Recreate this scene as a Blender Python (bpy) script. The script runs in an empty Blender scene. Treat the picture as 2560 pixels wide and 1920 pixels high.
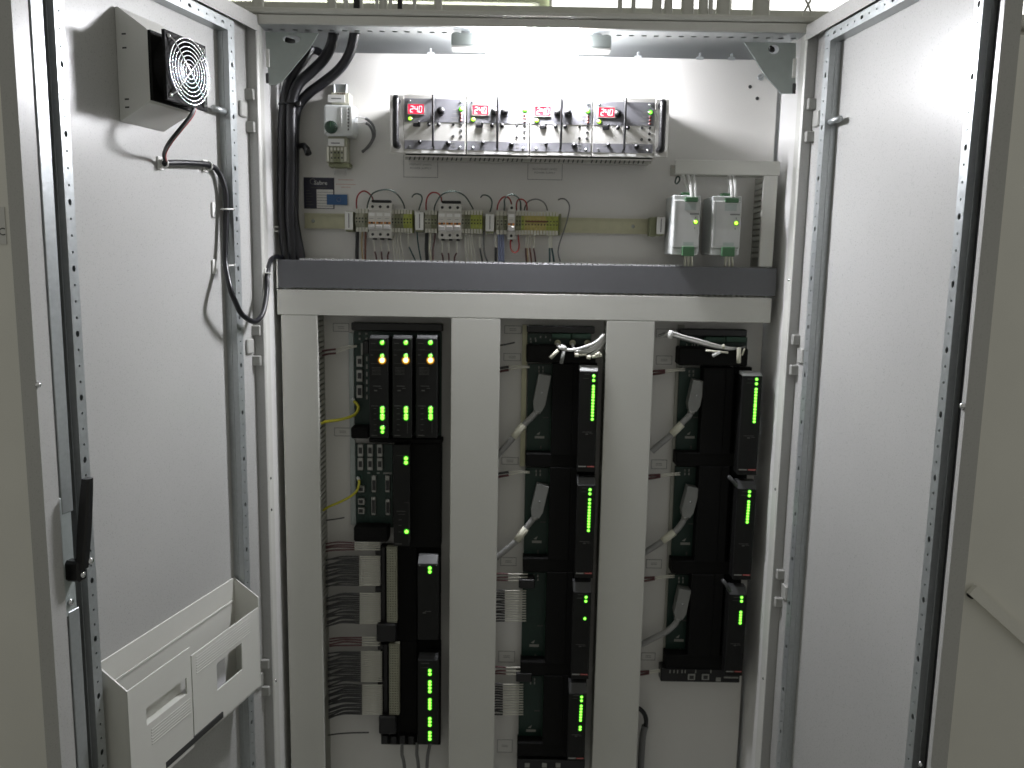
import bpy, math, random
from mathutils import Vector
random.seed(7)
sc = bpy.context.scene
COL = sc.collection
R = math.radians

# ------------------------------------------------------------------ camera
CAM = Vector((-0.028, -1.828, 1.587))
YAW, PITCH, ROLL, FPX = R(-0.04), R(8.24), R(0.99), 2065.0      # FPX: focal length in pixels of the 2560 wide photograph
FWD = Vector((math.sin(YAW)*math.cos(PITCH), math.cos(YAW)*math.cos(PITCH), -math.sin(PITCH)))
_r = Vector((math.cos(YAW), -math.sin(YAW), 0)); _u = _r.cross(FWD)
RGT = math.cos(ROLL)*_r + math.sin(ROLL)*_u
UPV = -math.sin(ROLL)*_r + math.cos(ROLL)*_u
cam_d = bpy.data.cameras.new('camera'); cam = bpy.data.objects.new('camera', cam_d); COL.objects.link(cam)
cam_d.sensor_fit = 'HORIZONTAL'; cam_d.sensor_width = 36.0; cam_d.lens = 36.0*FPX/2560
cam_d.dof.use_dof = True; cam_d.dof.focus_distance = 1.45; cam_d.dof.aperture_fstop = 5.0
cam_d.clip_start = 0.05; cam_d.clip_end = 50
from mathutils import Matrix
m = Matrix((RGT, UPV, -FWD)).transposed().to_4x4(); m.translation = CAM; cam.matrix_world = m
sc.camera = cam

# ------------------------------------------------------------------ light, exposure
w = bpy.data.worlds.new('World'); sc.world = w; w.use_nodes = True
bg = w.node_tree.nodes['Background']
bg.inputs[0].default_value = (1.0, 0.99, 0.89, 1); bg.inputs[1].default_value = 0.26    # the dim room in front of the cabinet
sc.view_settings.view_transform = 'Standard'; sc.view_settings.look = 'None'
sc.view_settings.exposure = 0.0; sc.view_settings.gamma = 1.0
sc.cycles.max_bounces = 10; sc.cycles.diffuse_bounces = 6
LAMP_POWER = 560.0

# ------------------------------------------------------------------ helpers
def S(px, py, Y):
    """point of the plane y = Y seen at pixel (px, py) of the 2560 x 1920 photograph"""
    d = FWD + RGT*((px-1280)/FPX) - UPV*((py-960)/FPX)
    return CAM + d*((Y-CAM.y)/d.y)
def cv(x0, y0, k, pts, Y=None):
    out = []
    for p in pts:
        out.append(S(x0+p[0]/k, y0+p[1]/k, p[2] if len(p) > 2 else Y))
    return out

MATS = {}
def mat(name, col, rough=0.5, metal=0.0, emit=None, est=0.0, var=0.06, scale=60, bump=0.0, bscale=900, spec=0.5, coat=0.0):
    m = bpy.data.materials.new(name); m.use_nodes = True
    nt = m.node_tree; b = nt.nodes['Principled BSDF']
    b.inputs['Roughness'].default_value = rough; b.inputs['Metallic'].default_value = metal
    b.inputs['Specular IOR Level'].default_value = spec
    if coat: b.inputs['Coat Weight'].default_value = coat
    tc = nt.nodes.new('ShaderNodeTexCoord')
    if emit:
        b.inputs['Base Color'].default_value = (*col, 1)
        b.inputs['Emission Color'].default_value = (*emit, 1); b.inputs['Emission Strength'].default_value = est
    else:
        n = nt.nodes.new('ShaderNodeTexNoise'); n.inputs['Scale'].default_value = scale; n.inputs['Detail'].default_value = 6
        nt.links.new(tc.outputs['Object'], n.inputs['Vector'])
        n2 = nt.nodes.new('ShaderNodeTexNoise'); n2.inputs['Scale'].default_value = 4.5; n2.inputs['Detail'].default_value = 3
        nt.links.new(tc.outputs['Object'], n2.inputs['Vector'])
        ad = nt.nodes.new('ShaderNodeMath'); ad.operation = 'ADD'
        nt.links.new(n.outputs[0], ad.inputs[0]); nt.links.new(n2.outputs[0], ad.inputs[1])
        rp = nt.nodes.new('ShaderNodeMapRange'); rp.inputs[1].default_value = 0.6; rp.inputs[2].default_value = 1.4
        rp.inputs[3].default_value = 1-var; rp.inputs[4].default_value = 1+var
        nt.links.new(ad.outputs[0], rp.inputs[0])
        mx = nt.nodes.new('ShaderNodeVectorMath'); mx.operation = 'SCALE'
        mx.inputs[0].default_value = col; nt.links.new(rp.outputs[0], mx.inputs['Scale'])
        nt.links.new(mx.outputs[0], b.inputs['Base Color'])
        rr = nt.nodes.new('ShaderNodeMapRange'); rr.inputs[1].default_value = 0.3; rr.inputs[2].default_value = 0.7
        rr.inputs[3].default_value = max(0.02, rough-0.06); rr.inputs[4].default_value = min(1, rough+0.06)
        nt.links.new(n.outputs[0], rr.inputs[0]); nt.links.new(rr.outputs[0], b.inputs['Roughness'])
        if bump:
            nb = nt.nodes.new('ShaderNodeTexNoise'); nb.inputs['Scale'].default_value = bscale; nb.inputs['Detail'].default_value = 2
            nt.links.new(tc.outputs['Object'], nb.inputs['Vector'])
            bp = nt.nodes.new('ShaderNodeBump'); bp.inputs['Strength'].default_value = bump; bp.inputs['Distance'].default_value = 0.0006
            nt.links.new(nb.outputs[0], bp.inputs['Height']); nt.links.new(bp.outputs[0], b.inputs['Normal'])
    MATS[name] = m; return m

M = dict(
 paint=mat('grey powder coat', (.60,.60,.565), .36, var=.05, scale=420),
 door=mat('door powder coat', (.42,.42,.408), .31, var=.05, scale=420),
 plate=mat('white plate paint', (.64,.63,.605), .45, var=.05, scale=420),
 olive=mat('neighbour cabinet paint', (.84,.83,.775), .5, var=.06, scale=420),
 zinc=mat('zinc plated steel', (.43,.455,.46), .38, .6, var=.12, scale=140),
 zincd=mat('dull zinc', (.40,.44,.43), .5, .35, var=.1, scale=90),
 chrome=mat('bright steel', (.75,.76,.78), .18, 1.0, var=.03),
 hingem=mat('dull hinge paint', (.36,.36,.34), .5, var=.06),
 gusset=mat('grey green bracket', (.36,.40,.385), .45, .2, var=.08),
 rail=mat('yellow zinc rail', (.46,.45,.31), .42, .15, var=.1),
 inner=mat('inner wall paint', (.72,.715,.70), .4, var=.04, scale=420),
 ductw=mat('light grey duct', (.56,.56,.52), .5, var=.05, scale=420),
 ductf=mat('grey duct fingers', (.36,.36,.32), .55, var=.06),
 ductd=mat('dark grey duct', (.125,.128,.138), .5, bump=.15, var=.06),
 ductdl=mat('grey duct lip', (.62,.62,.62), .5),
 black=mat('black plastic', (.006,.006,.007), .38, var=.2),
 blackm=mat('matt black plastic', (.007,.007,.0068), .7, var=.2, spec=.12),
 rubber=mat('black cable jacket', (.008,.008,.011), .36, var=.25, scale=25),
 dark=mat('dark recess', (.012,.012,.012), .8),
 pcb=mat('green circuit board', (.005,.026,.018), .42, var=.25, scale=120),
 pcbl=mat('green connector block', (.012,.05,.028), .5, var=.15),
 greenc=mat('bright green connector', (.05,.13,.06), .55, var=.1),
 mod=mat('charcoal module face', (.011,.0112,.0108), .5, var=.2, spec=.22),
 modcap=mat('grey module cap', (.045,.046,.047), .35, var=.12),
 print=mat('pale print', (.26,.26,.24), .6), printd=mat('dim print', (.065,.065,.06), .6),
 printr=mat('red print', (.42,.10,.09), .6), redp=mat('faded red print', (.50,.27,.22), .6),
 ink=mat('black ink', (.03,.03,.03), .6), greyink=mat('grey ink', (.16,.16,.16), .6),
 white=mat('white label', (.70,.70,.68), .55, var=.03), whitew=mat('white wire', (.66,.66,.64), .45, var=.06),
 cream=mat('cream sleeve', (.62,.61,.50), .5, var=.08),
 navy=mat('navy plate', (.015,.015,.035), .4, var=.1), blue=mat('blue tag', (.03,.10,.24), .5, var=.08),
 sleeve=mat('wire marker sleeve', (.58,.57,.50), .55, var=.1),
 rack=mat('brushed aluminium', (.60,.59,.56), .38, .35, var=.05, scale=200), rackd=mat('rack grey band', (.165,.165,.18), .5, var=.06),
 rackv=mat('rack vent plate', (.30,.30,.27), .5, .2, var=.06),
 mcb=mat('breaker housing', (.56,.55,.51), .5, var=.03), mcbl=mat('breaker lever', (.64,.63,.62), .45),
 orange=mat('orange mark', (.50,.20,.04), .5),
 tb=mat('grey terminal', (.34,.34,.26), .55, var=.12), tbo=mat('olive terminal', (.21,.22,.13), .55, var=.12),
 tby=mat('yellow green terminal', (.36,.40,.08), .5, var=.12), tbm=mat('yellow terminal', (.50,.43,.14), .5, var=.1),
 psu=mat('power supply grey', (.47,.475,.465), .6, var=.04), psus=mat('power supply side', (.50,.515,.505), .65, var=.04),
 red=mat('red wire', (.30,.025,.025), .45, var=.1), grn=mat('green grey wire', (.06,.085,.075), .5, var=.1),
 gryw=mat('grey wire', (.14,.14,.14), .5, var=.1), brown=mat('brown wire', (.14,.05,.03), .5), bluew=mat('pale blue wire', (.22,.25,.38), .5),
 tan=mat('tan wire', (.42,.33,.20), .5), marn=mat('maroon wire', (.10,.04,.042), .5), teal=mat('teal wire', (.02,.06,.065), .5),
 field=mat('dark field wire', (.045,.045,.045), .5, var=.2), yel=mat('yellow cable', (.50,.46,.03), .45, var=.08),
 hood=mat('grey connector hood', (.21,.215,.205), .45, var=.06), hcab=mat('grey round cable', (.28,.28,.275), .5, var=.08),
 d_sub=mat('connector shell', (.36,.36,.34), .4, .5, var=.12),
 wall=mat('room wall paint', (.62,.66,.50), .7), floor=mat('floor vinyl', (.30,.30,.28), .5), ceil=mat('ceiling paint', (.7,.7,.66), .8),
 pipe=mat('conduit grey', (.58,.58,.55), .5, .2, var=.08), pocket=mat('pocket plastic', (.60,.60,.56), .42, var=.02, bump=.1),
 paper=mat('white paper', (.72,.72,.74), .7), thermo=mat('thermostat plastic', (.64,.66,.655), .5, var=.03), dial=mat('dark green dial', (.02,.05,.03), .45),
 lamp=mat('lit tube', (1,1,1), .5, emit=(.95,.95,1.0), est=LAMP_POWER),
 glow_panel=mat('bright white pane', (1,1,1), .5, emit=(1,1,.97), est=2.6),
 tubel=mat('ceiling tube light', (1,1,1), .5, emit=(.95,1,.78), est=16.0),
 led=mat('green led', (.1,.4,.05), .3, emit=(.26,1,.07), est=2.6), ledh=mat('green led halo', (.02,.1,.01), .3, emit=(.012,.24,.0), est=1.0),  # second material of each led: bloom round it put into a glowing disc
 ledy=mat('lime led', (.3,.4,.05), .3, emit=(.42,1,.06), est=2.4), ledyh=mat('lime led halo', (.05,.1,.01), .3, emit=(.10,.24,.01), est=.7),
 amber=mat('amber led', (.5,.3,.05), .3, emit=(1,.88,.34), est=2.8), amberh=mat('amber led halo', (.1,.04,.01), .3, emit=(.36,.15,.0), est=1.5),
 ledoff=mat('unlit red led', (.16,.03,.02), .3), disp=mat('red display glass', (.06,.0,.005), .6, emit=(1,.03,.10), est=1.0),
 digit=mat('display digit', (1,.5,.5), .3, emit=(1,.50,.52), est=2.4),
)

class MB:
    """collects shapes; tf maps the points added"""
    def __init__(s, tf=None): s.v = []; s.f = []; s.sm = []; s.tf = tf
    def add(s, vs, fs, smooth=False):
        o = len(s.v)
        for p in vs:
            p = Vector(p); s.v.append(s.tf(p) if s.tf else p)
        for f in fs: s.f.append(tuple(i+o for i in f)); s.sm.append(smooth)
        return s
    def box(s, x0, x1, y0, y1, z0, z1, c=0.0):
        if x0 > x1: x0, x1 = x1, x0
        if y0 > y1: y0, y1 = y1, y0
        if z0 > z1: z0, z1 = z1, z0
        c = min(c, (x1-x0)*.45, (y1-y0)*.45, (z1-z0)*.45)
        if c <= 0:
            return s.add([(x0,y0,z0),(x1,y0,z0),(x1,y1,z0),(x0,y1,z0),(x0,y0,z1),(x1,y0,z1),(x1,y1,z1),(x0,y1,z1)],
                         [(0,3,2,1),(4,5,6,7),(0,1,5,4),(1,2,6,5),(2,3,7,6),(3,0,4,7)])
        X, Y, Zz = (x0,x1), (y0,y1), (z0,z1); vs = []; idx = {}
        for i in (0,1):
            for j in (0,1):
                for k in (0,1):
                    sx, sy, sz = (c if i == 0 else -c), (c if j == 0 else -c), (c if k == 0 else -c)
                    for a, q in enumerate(((X[i], Y[j]+sy, Zz[k]+sz), (X[i]+sx, Y[j], Zz[k]+sz), (X[i]+sx, Y[j]+sy, Zz[k]))):
                        idx[(i,j,k,a)] = len(vs); vs.append(q)
        fs = []
        def g(*t): return [idx[q] for q in t]
        for i in (0,1):
            q = g((i,0,0,0),(i,0,1,0),(i,1,1,0),(i,1,0,0)); fs.append(q if i == 0 else q[::-1])
            q = g((0,i,0,1),(1,i,0,1),(1,i,1,1),(0,i,1,1)); fs.append(q if i == 0 else q[::-1])
            q = g((0,0,i,2),(0,1,i,2),(1,1,i,2),(1,0,i,2)); fs.append(q if i == 0 else q[::-1])
        for a in (0,1):
            for b in (0,1):
                fs.append(g((a,b,0,0),(a,b,0,1),(a,b,1,1),(a,b,1,0)) if (a+b) % 2 else g((a,b,0,0),(a,b,1,0),(a,b,1,1),(a,b,0,1)))
                fs.append(g((a,0,b,0),(a,0,b,2),(a,1,b,2),(a,1,b,0)) if (a+b) % 2 == 0 else g((a,0,b,0),(a,1,b,0),(a,1,b,2),(a,0,b,2)))
                fs.append(g((0,a,b,1),(0,a,b,2),(1,a,b,2),(1,a,b,1)) if (a+b) % 2 else g((0,a,b,1),(1,a,b,1),(1,a,b,2),(0,a,b,2)))
        for i in (0,1):
            for j in (0,1):
                for k in (0,1):
                    q = g((i,j,k,0),(i,j,k,1),(i,j,k,2)); fs.append(q if (i+j+k) % 2 == 0 else q[::-1])
        return s.add(vs, fs)
    def px(s, x0, y0, x1, y1, Yf, Yb, c=0.0):
        """box whose front face (plane y = Yf) fills the pixel rectangle"""
        a, b = rect(x0, y0, x1, y1, Yf)
        return s.box(a[0], b[0], Yf, Yb, a[1], b[1], c)
    def prism(s, poly, a0, a1, axis='x'):
        """poly: 2D outline, extruded from a0 to a1 along the axis; x: (y,z), y: (x,z), z: (x,y)"""
        n = len(poly); vs = []
        for a in (a0, a1):
            for p in poly:
                vs.append((a,p[0],p[1]) if axis == 'x' else (p[0],a,p[1]) if axis == 'y' else (p[0],p[1],a))
        fs = [tuple(range(n)), tuple(range(2*n-1, n-1, -1))] + [(i, i+n, (i+1) % n+n, (i+1) % n) for i in range(n)]
        return s.add(vs, fs)
    def tube(s, pts, r, n=8, cap=True, sub=0):
        pts = [Vector(p) for p in pts]
        if sub: pts = smooth(pts, sub)
        rr = r if isinstance(r, (list, tuple)) else [r]*len(pts)
        if len(rr) != len(pts): rr = [rr[min(len(rr)-1, int(i*len(rr)/len(pts)))] for i in range(len(pts))]
        vs = []; fs = []; ref = None
        for i, p in enumerate(pts):
            t = (pts[min(i+1, len(pts)-1)]-pts[max(i-1, 0)]).normalized()
            if ref is None:
                ref = t.orthogonal().normalized()
            ref = (ref - t*ref.dot(t)).normalized(); b = t.cross(ref)
            for k in range(n):
                a = 2*math.pi*k/n; vs.append(p+(ref*math.cos(a)+b*math.sin(a))*rr[i])
        for i in range(len(pts)-1):
            for k in range(n):
                fs.append((i*n+k, i*n+(k+1) % n, (i+1)*n+(k+1) % n, (i+1)*n+k))
        if cap: fs.append(tuple(range(n-1, -1, -1))); fs.append(tuple((len(pts)-1)*n+k for k in range(n)))
        return s.add(vs, fs, True)
    def cyl(s, p0, p1, r, n=12, r1=None):
        return s.tube([p0, p1], [r, r if r1 is None else r1], n)
    def ring(s, c, ax, Rr, r, n=28, k=6):
        c = Vector(c); ax = Vector(ax).normalized(); u = ax.orthogonal().normalized(); v = ax.cross(u); vs = []; fs = []
        for i in range(n):
            a = 2*math.pi*i/n; d = u*math.cos(a)+v*math.sin(a)
            for j in range(k):
                b = 2*math.pi*j/k; vs.append(c+d*(Rr+r*math.cos(b))+ax*r*math.sin(b))
        for i in range(n):
            for j in range(k): fs.append((i*k+j, ((i+1) % n)*k+j, ((i+1) % n)*k+(j+1) % k, i*k+(j+1) % k))
        return s.add(vs, fs, True)
    def dome(s, c, ax, r, h, n=10, rings=3):
        c = Vector(c); ax = Vector(ax).normalized(); u = ax.orthogonal().normalized(); v = ax.cross(u); vs = []; fs = []
        for q in range(rings):
            t = q/rings*math.pi/2
            for i in range(n):
                a = 2*math.pi*i/n; vs.append(c+(u*math.cos(a)+v*math.sin(a))*r*math.cos(t)+ax*h*math.sin(t))
        vs.append(c+ax*h)
        for q in range(rings-1):
            for i in range(n): fs.append((q*n+i, q*n+(i+1) % n, (q+1)*n+(i+1) % n, (q+1)*n+i))
        for i in range(n): fs.append(((rings-1)*n+i, (rings-1)*n+(i+1) % n, rings*n))
        fs.append(tuple(range(n-1, -1, -1)))
        return s.add(vs, fs, True)

def rect(x0, y0, x1, y1, Y):
    xm, ym = (x0+x1)/2, (y0+y1)/2
    return (S(x0, ym, Y).x, S(xm, y0, Y).z), (S(x1, ym, Y).x, S(xm, y1, Y).z)
def smooth(p, k):
    out = []
    for i in range(len(p)-1):
        a, b, c, d = p[max(i-1, 0)], p[i], p[i+1], p[min(i+2, len(p)-1)]
        for j in range(k):
            t = j/k
            out.append(0.5*((2*b)+(c-a)*t+(2*a-5*b+4*c-d)*t*t+(3*b-a-3*c+d)*t**3))
    out.append(p[-1]); return out

OFF = {}
def mesh_of(name, mb, m, off):
    me = bpy.data.meshes.new(name); me.from_pydata([v-off for v in mb.v], [], mb.f)
    me.polygons.foreach_set('use_smooth', mb.sm); me.materials.append(M[m]); me.update(); return me
def tag(o, label=None, cat=None, group=None, kind=None):
    for k, v in (('label', label), ('category', cat), ('group', group), ('kind', kind)):
        if v: o[k] = v
    return o
def thing(name, label, cat, loc, group=None):
    """an Empty at the base of a thing; its parts hang under it"""
    o = bpy.data.objects.new(name, None); COL.objects.link(o); o.empty_display_size = .02
    o.location = loc; OFF[o] = Vector(loc); return tag(o, label, cat, group)
def part(name, mb, m, parent, label=None, kind=None):
    off = OFF[parent]; o = bpy.data.objects.new(name, mesh_of(name, mb, m, off)); COL.objects.link(o)
    o.parent = parent; OFF[o] = off; return tag(o, label, None, None, kind)
def piece(name, me, parent, loc):
    """one more piece sharing a mesh: world position loc"""
    o = bpy.data.objects.new(name, me); COL.objects.link(o); o.parent = parent; o.location = Vector(loc)-OFF[parent]; OFF[o] = Vector(loc); return o
def solo(name, mb, m, label, cat, group=None):
    lo = Vector((sum(v.x for v in mb.v)/len(mb.v), sum(v.y for v in mb.v)/len(mb.v), min(v.z for v in mb.v)))
    o = bpy.data.objects.new(name, mesh_of(name, mb, m, lo)); COL.objects.link(o); o.location = lo; OFF[o] = lo
    return tag(o, label, cat, group)
def struct(name, mb, m): return tag(solo(name, mb, m, None, None), kind='structure')
def text(s, width=None, height=None):
    """flat lettering as a list of 2D points and faces, centred"""
    cu = bpy.data.curves.new('lettering', 'FONT'); cu.body = s; cu.size = 1; cu.align_x = 'CENTER'; cu.align_y = 'CENTER'; cu.resolution_u = 2
    o = bpy.data.objects.new('lettering', cu); COL.objects.link(o)
    me = bpy.data.meshes.new_from_object(o); bpy.data.objects.remove(o)
    vs = [(v.co.x, v.co.y) for v in me.vertices]; fs = [tuple(p.vertices) for p in me.polygons]; bpy.data.meshes.remove(me)
    xs = [v[0] for v in vs]; ys = [v[1] for v in vs]; cx, cy = (min(xs)+max(xs))/2, (min(ys)+max(ys))/2
    kx = (width/(max(xs)-min(xs))) if width else None; ky = (height/(max(ys)-min(ys))) if height else None
    kx = kx or ky; ky = ky or kx
    return [((x-cx)*kx, (y-cy)*ky) for x, y in vs], fs
def lettering(mb, s, x, Y, z, width=None, height=None):
    vs, fs = text(s, width, height); mb.add([(x+a, Y, z+b) for a, b in vs], fs); return mb

# ------------------------------------------------------------------ setting: floor, room behind
struct('floor', MB().box(-4, 4, -4, 3, -.02, 0), 'floor')
struct('room_wall', MB().box(-4, 4, 1.9, 2.0, 0, 3.0), 'wall')
struct('ceiling', MB().box(-4, 4, .3, 2.0, 3.0, 3.05), 'ceil')
def glow_panel():  # glowing panel added to give the blown-out white background
    t = thing('bright_panel', 'glowing panel for the overexposed background behind the right end of the cabinet top', 'light panel', (1.0, 1.88, 2.2))
    mb = MB()
    for x in (.10, .86, 1.62, 2.38): mb.box(x, x+.012, 1.86, 1.885, 2.2, 2.9)
    mb.box(.10, 2.392, 1.861, 1.884, 2.19, 2.2); mb.box(.10, 2.392, 1.861, 1.884, 2.9, 2.91)
    part('panel_frame', mb, 'white', t)
    for x in (.112, .872, 1.632): part('pane', MB().box(x, x+.748, 1.872, 1.878, 2.2, 2.9), 'glow_panel', t)
glow_panel()
def tube_light(x0, x1, z):
    t = thing('tube_light', 'long pale green tube light behind the left end of the cabinet top', 'ceiling light', ((x0+x1)/2, 1.5, z))
    part('housing', MB().box(x0, x1, 1.52, 1.58, z-.02, z+.05, .004), 'white', t)
    part('tube', MB().cyl((x0+.02, 1.50, z), (x1-.02, 1.50, z), .013, 10), 'tubel', t)
tube_light(-1.3, .05, 2.535)
def tray():
    a = S(620, 16, .75).z
    mb = MB(); mb.box(-1.5, 1.9, .74, .75, a-.006, a+.012); mb.box(-1.5, 1.9, .98, .99, a-.006, a+.012)
    for i in range(23): mb.box(-1.45+i*.15, -1.43+i*.15, .75, .98, a-.006, a)
    solo('cable_tray', mb, 'pipe', 'grey cable tray running behind the cabinet top', 'cable tray')
tray()

def perf(mb, p0, ea, eb, nn, L, Wd, pitch, hole, depth=.0015):
    """flat strip with real holes: hole(i) -> (half length, half width) of the hole in cell i"""
    p0, ea, eb, nn = Vector(p0), Vector(ea), Vector(eb), Vector(nn)
    n = int(L/pitch); pitch = L/n
    for i in range(n):
        h = hole(i); a0, a1 = i*pitch, (i+1)*pitch; am, bm = (a0+a1)/2, Wd/2
        out = [(a0,0),(am,0),(a1,0),(a1,bm),(a1,Wd),(am,Wd),(a0,Wd),(a0,bm)]
        inn = [(am+h[0]*math.cos(R(225+45*k)), bm+h[1]*math.sin(R(225+45*k))) for k in range(8)]
        vs = [p0+ea*q[0]+eb*q[1] for q in out]+[p0+ea*q[0]+eb*q[1] for q in inn]+[p0+ea*q[0]+eb*q[1]-nn*depth for q in inn]
        fs = []
        for k in range(8):
            j = (k+1) % 8; fs.append((k, j, j+8, k+8)); fs.append((k+8, j+8, j+16, k+16))
        mb.add(vs, fs)
    return mb

# ------------------------------------------------------------------ neighbouring cabinets
def neighbour(x0, x1, side, label):
    t = thing('neighbour_cabinet', label, 'cabinet', ((x0+x1)/2, .2, 0), 'closed cabinets in the same row')
    part('body', MB().box(x0, x1, .03, .5, .05, 2.1, .004), 'olive', t)
    part('plinth', MB().box(x0+.01, x1-.01, .04, .49, 0, .05), 'dark', t)
    part('door', MB().box(x0+.008, x1-.008, 0, .027, .07, 2.085, .006), 'olive', t)
    part('roof_panel', MB().box(x0, x1, .005, .5, 2.1, 2.112, .003), 'paint', t)
    return t
nl = neighbour(-1.83, -.63, 'l', 'olive grey closed cabinet past the left door, with a white letter sign')
nr = neighbour(.63, 1.83, 'r', 'olive grey closed cabinet past the right door, with a slanted bar')
def sign():
    a, b = S(-80, 516, 0), S(18, 611, 0)
    t = thing('letter_sign', 'white sign with the letter C cut by the left picture edge', 'sign', (a.x, 0, b.z))
    part('sign_plate', MB().box(a.x, b.x, -.0025, -.0005, b.z, a.z), 'white', t)
    c = S(6.5, 579, 0); mb = MB(); lettering(mb, 'C', c.x, -.003, c.z, height=.0165); part('lettering', mb, 'ink', t)
sign()
def bar():
    a, b = S(2420, 1466, 0), S(2640, 1666, 0); d = (b-a).normalized(); p = Vector((-d.z, 0, d.x))
    t = thing('stay_bar', 'thin slanted grey bar on the neighbouring cabinet at right', 'bar', (b.x, -.02, b.z))
    mb = MB(); h = .013
    mb.prism([((a+p*h).x,(a+p*h).z), ((b+p*h).x,(b+p*h).z), ((b-p*h).x,(b-p*h).z), ((a-p*h).x,(a-p*h).z)], -.022, -.010, 'y')
    part('bar', mb, 'olive', t)
    part('pivot', MB().cyl((a.x+.006, -.012, a.z-.018), (a.x+.006, 0, a.z-.018), .008, 10), 'dark', t)
    part('hinge_pin', MB().cyl((b.x-.006, -.012, b.z+.012), (b.x-.006, 0, b.z+.012), .008, 10), 'dark', t)
bar()

# ------------------------------------------------------------------ the open cabinet
YP = .150                                    # front of the mounting plate
cab = thing('control_cabinet', 'open light grey control cabinet with double doors, lit from inside', 'cabinet', (0, .2, 0))
def cabinet():
    for sg in (-1, 1):
        o = MB(); xo, xi = sg*.599, sg*.577
        # rolled post: outer face, two grooves and an inner bead
        prof = [(xo,.0),(sg*.592,-.002),(sg*.588,.002),(sg*.5865,.002),(sg*.585,-.003),(sg*.580,-.003),(xi,.001),(xi,.03),(xo,.03)]
        o.prism(prof if sg < 0 else prof[::-1], .05, 2.098, 'z')
        po = part('front_post', o, 'paint', cab)
        for z in (S(643, 1197, 0).z, 1.02, .6) if sg < 0 else (S(1979, 700, 0).z, S(1945, 1225, 0).z, S(1905, 1700, 0).z):
            part('post_screw', MB().dome((sg*.5775, .006, z), (-sg, -.6, 0), .004, .003, 8, 2), 'chrome', po)
        part('side_panel', MB().box(sg*.5795, sg*.5815, .03, .5, .05, 2.09), 'inner', cab)
        part('seal_strip', MB().box(sg*.601, sg*.606, .004, .012, .06, 2.09), 'rubber', cab)
    part('top_rail', MB().box(-.577, .577, -.002, .0015, 2.0795, 2.098, .001).box(-.6, .6, .002, .03, 2.094, 2.0985), 'paint', cab)
    part('roof_panel', MB().box(-.605, .605, -.004, .5, 2.1, 2.113, .003), 'paint', cab)
    part('roof_underside', MB().box(-.579, .579, .055, .49, 2.088, 2.090), 'zinc', cab)
    part('bottom_rail', MB().box(-.577, .577, 0, .03, .05, .10, .003), 'paint', cab)
    part('floor_panel', MB().box(-.579, .579, .03, .49, .06, .064), 'zincd', cab)
    part('plinth', MB().box(-.6, .6, .01, .49, 0, .05), 'dark', cab)
    part('back_panel', MB().box(-.6, .6, .49, .5, .05, 2.1), 'plate', cab)
    sl = MB(); perf(sl, (-.577, .028, 2.0785), (1,0,0), (0,1,0), (0,0,-1), 1.154, .024, .0265, lambda i: (.0066, .0062), .0006)
    sl.box(-.577, .577, .0017, .028, 2.0785, 2.0795); sl.box(-.577, .577, .0522, .054, 2.0785, 2.088)
    part('slotted_rail', sl, 'zinc', cab)
    zt = S(1400, 141, YP).z
    pl = part('mounting_plate', MB().box(-.572, .5695, YP, YP+.003, .10, zt, .001), 'plate', cab)
    for q in ((1750, 0), (1077, 0), (1595, 0), (1829, 0)):
        x = S(q[0], 140, YP).x; part('lifting_tab', MB().box(x-.008, x+.008, YP-.002, YP+.004, zt-.002, zt+.004).box(x-.002, x+.002, YP-.001, YP+.004, zt+.004, zt+.013), 'zinc', pl)
    b = S(1902, 193, YP); part('plate_bolt', MB().ring((b.x, YP-.001, b.z), (0,1,0), .0062, .0016, 16).dome((b.x, YP, b.z), (0,-1,0), .0045, .003), 'zinc', pl)
    for q in ((1875, 217), (1893, 246)):
        b = S(*q, YP); part('plug_hole', MB().dome((b.x, YP-.0002, b.z), (0,-1,0), .0042, .0012, 10, 2), 'ink', pl)
    # corner brackets with their clips
    Yg = .034
    def gus(poly, hole, clip):
        P = [S(q[0], q[1], Yg) for q in poly]; o = MB(); c = S(hole[0], hole[1], Yg); n = 16
        hp = [Vector((c.x+hole[2]*math.cos(2*math.pi*k/n), 0, c.z+hole[3]*math.sin(2*math.pi*k/n))) for k in range(n)]
        # plate with a hole: each hole vertex is joined to the outline point straight out from it
        def outer(a):
            d = Vector((math.cos(a), 0, math.sin(a))); best = 9
            for i in range(len(P)):
                A, B = P[i], P[(i+1) % len(P)]; e = B-A; den = d.x*e.z-d.z*e.x
                if abs(den) < 1e-9: continue
                tt = ((A.x-c.x)*e.z-(A.z-c.z)*e.x)/den; uu = ((A.x-c.x)*d.z-(A.z-c.z)*d.x)/den
                if tt > 0 and -1e-6 <= uu <= 1+1e-6: best = min(best, tt)
            return c+d*best
        ang = sorted([2*math.pi*k/n for k in range(n)]+[math.atan2(q.z-c.z, q.x-c.x) % (2*math.pi) for q in P])
        inn = [Vector((c.x+hole[2]*math.cos(a), 0, c.z+hole[3]*math.sin(a))) for a in ang]; out = [outer(a) for a in ang]
        N = len(ang); vs = []
        for Y in (Yg, Yg+.003): vs += [(q.x, Y, q.z) for q in out]+[(q.x, Y, q.z) for q in inn]
        fs = []
        for k in range(N):
            j = (k+1) % N; fs += [(k, j, N+j, N+k), (2*N+k, 3*N+k, 3*N+j, 2*N+j), (k, 2*N+k, 2*N+j, j), (N+k, N+j, 3*N+j, 3*N+k)]
        o.add(vs, fs)
        g = part('corner_bracket', o, 'gusset', cab)
        part('clip', MB().px(*clip, Yg-.004, Yg+.01, .001), 'white', g)
        return g
    g = gus([(663,79),(796,83),(776,118),(708,201),(690,212),(672,212),(668,150)], (729, 98, .019, .0085), (664,122,673,167))
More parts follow.
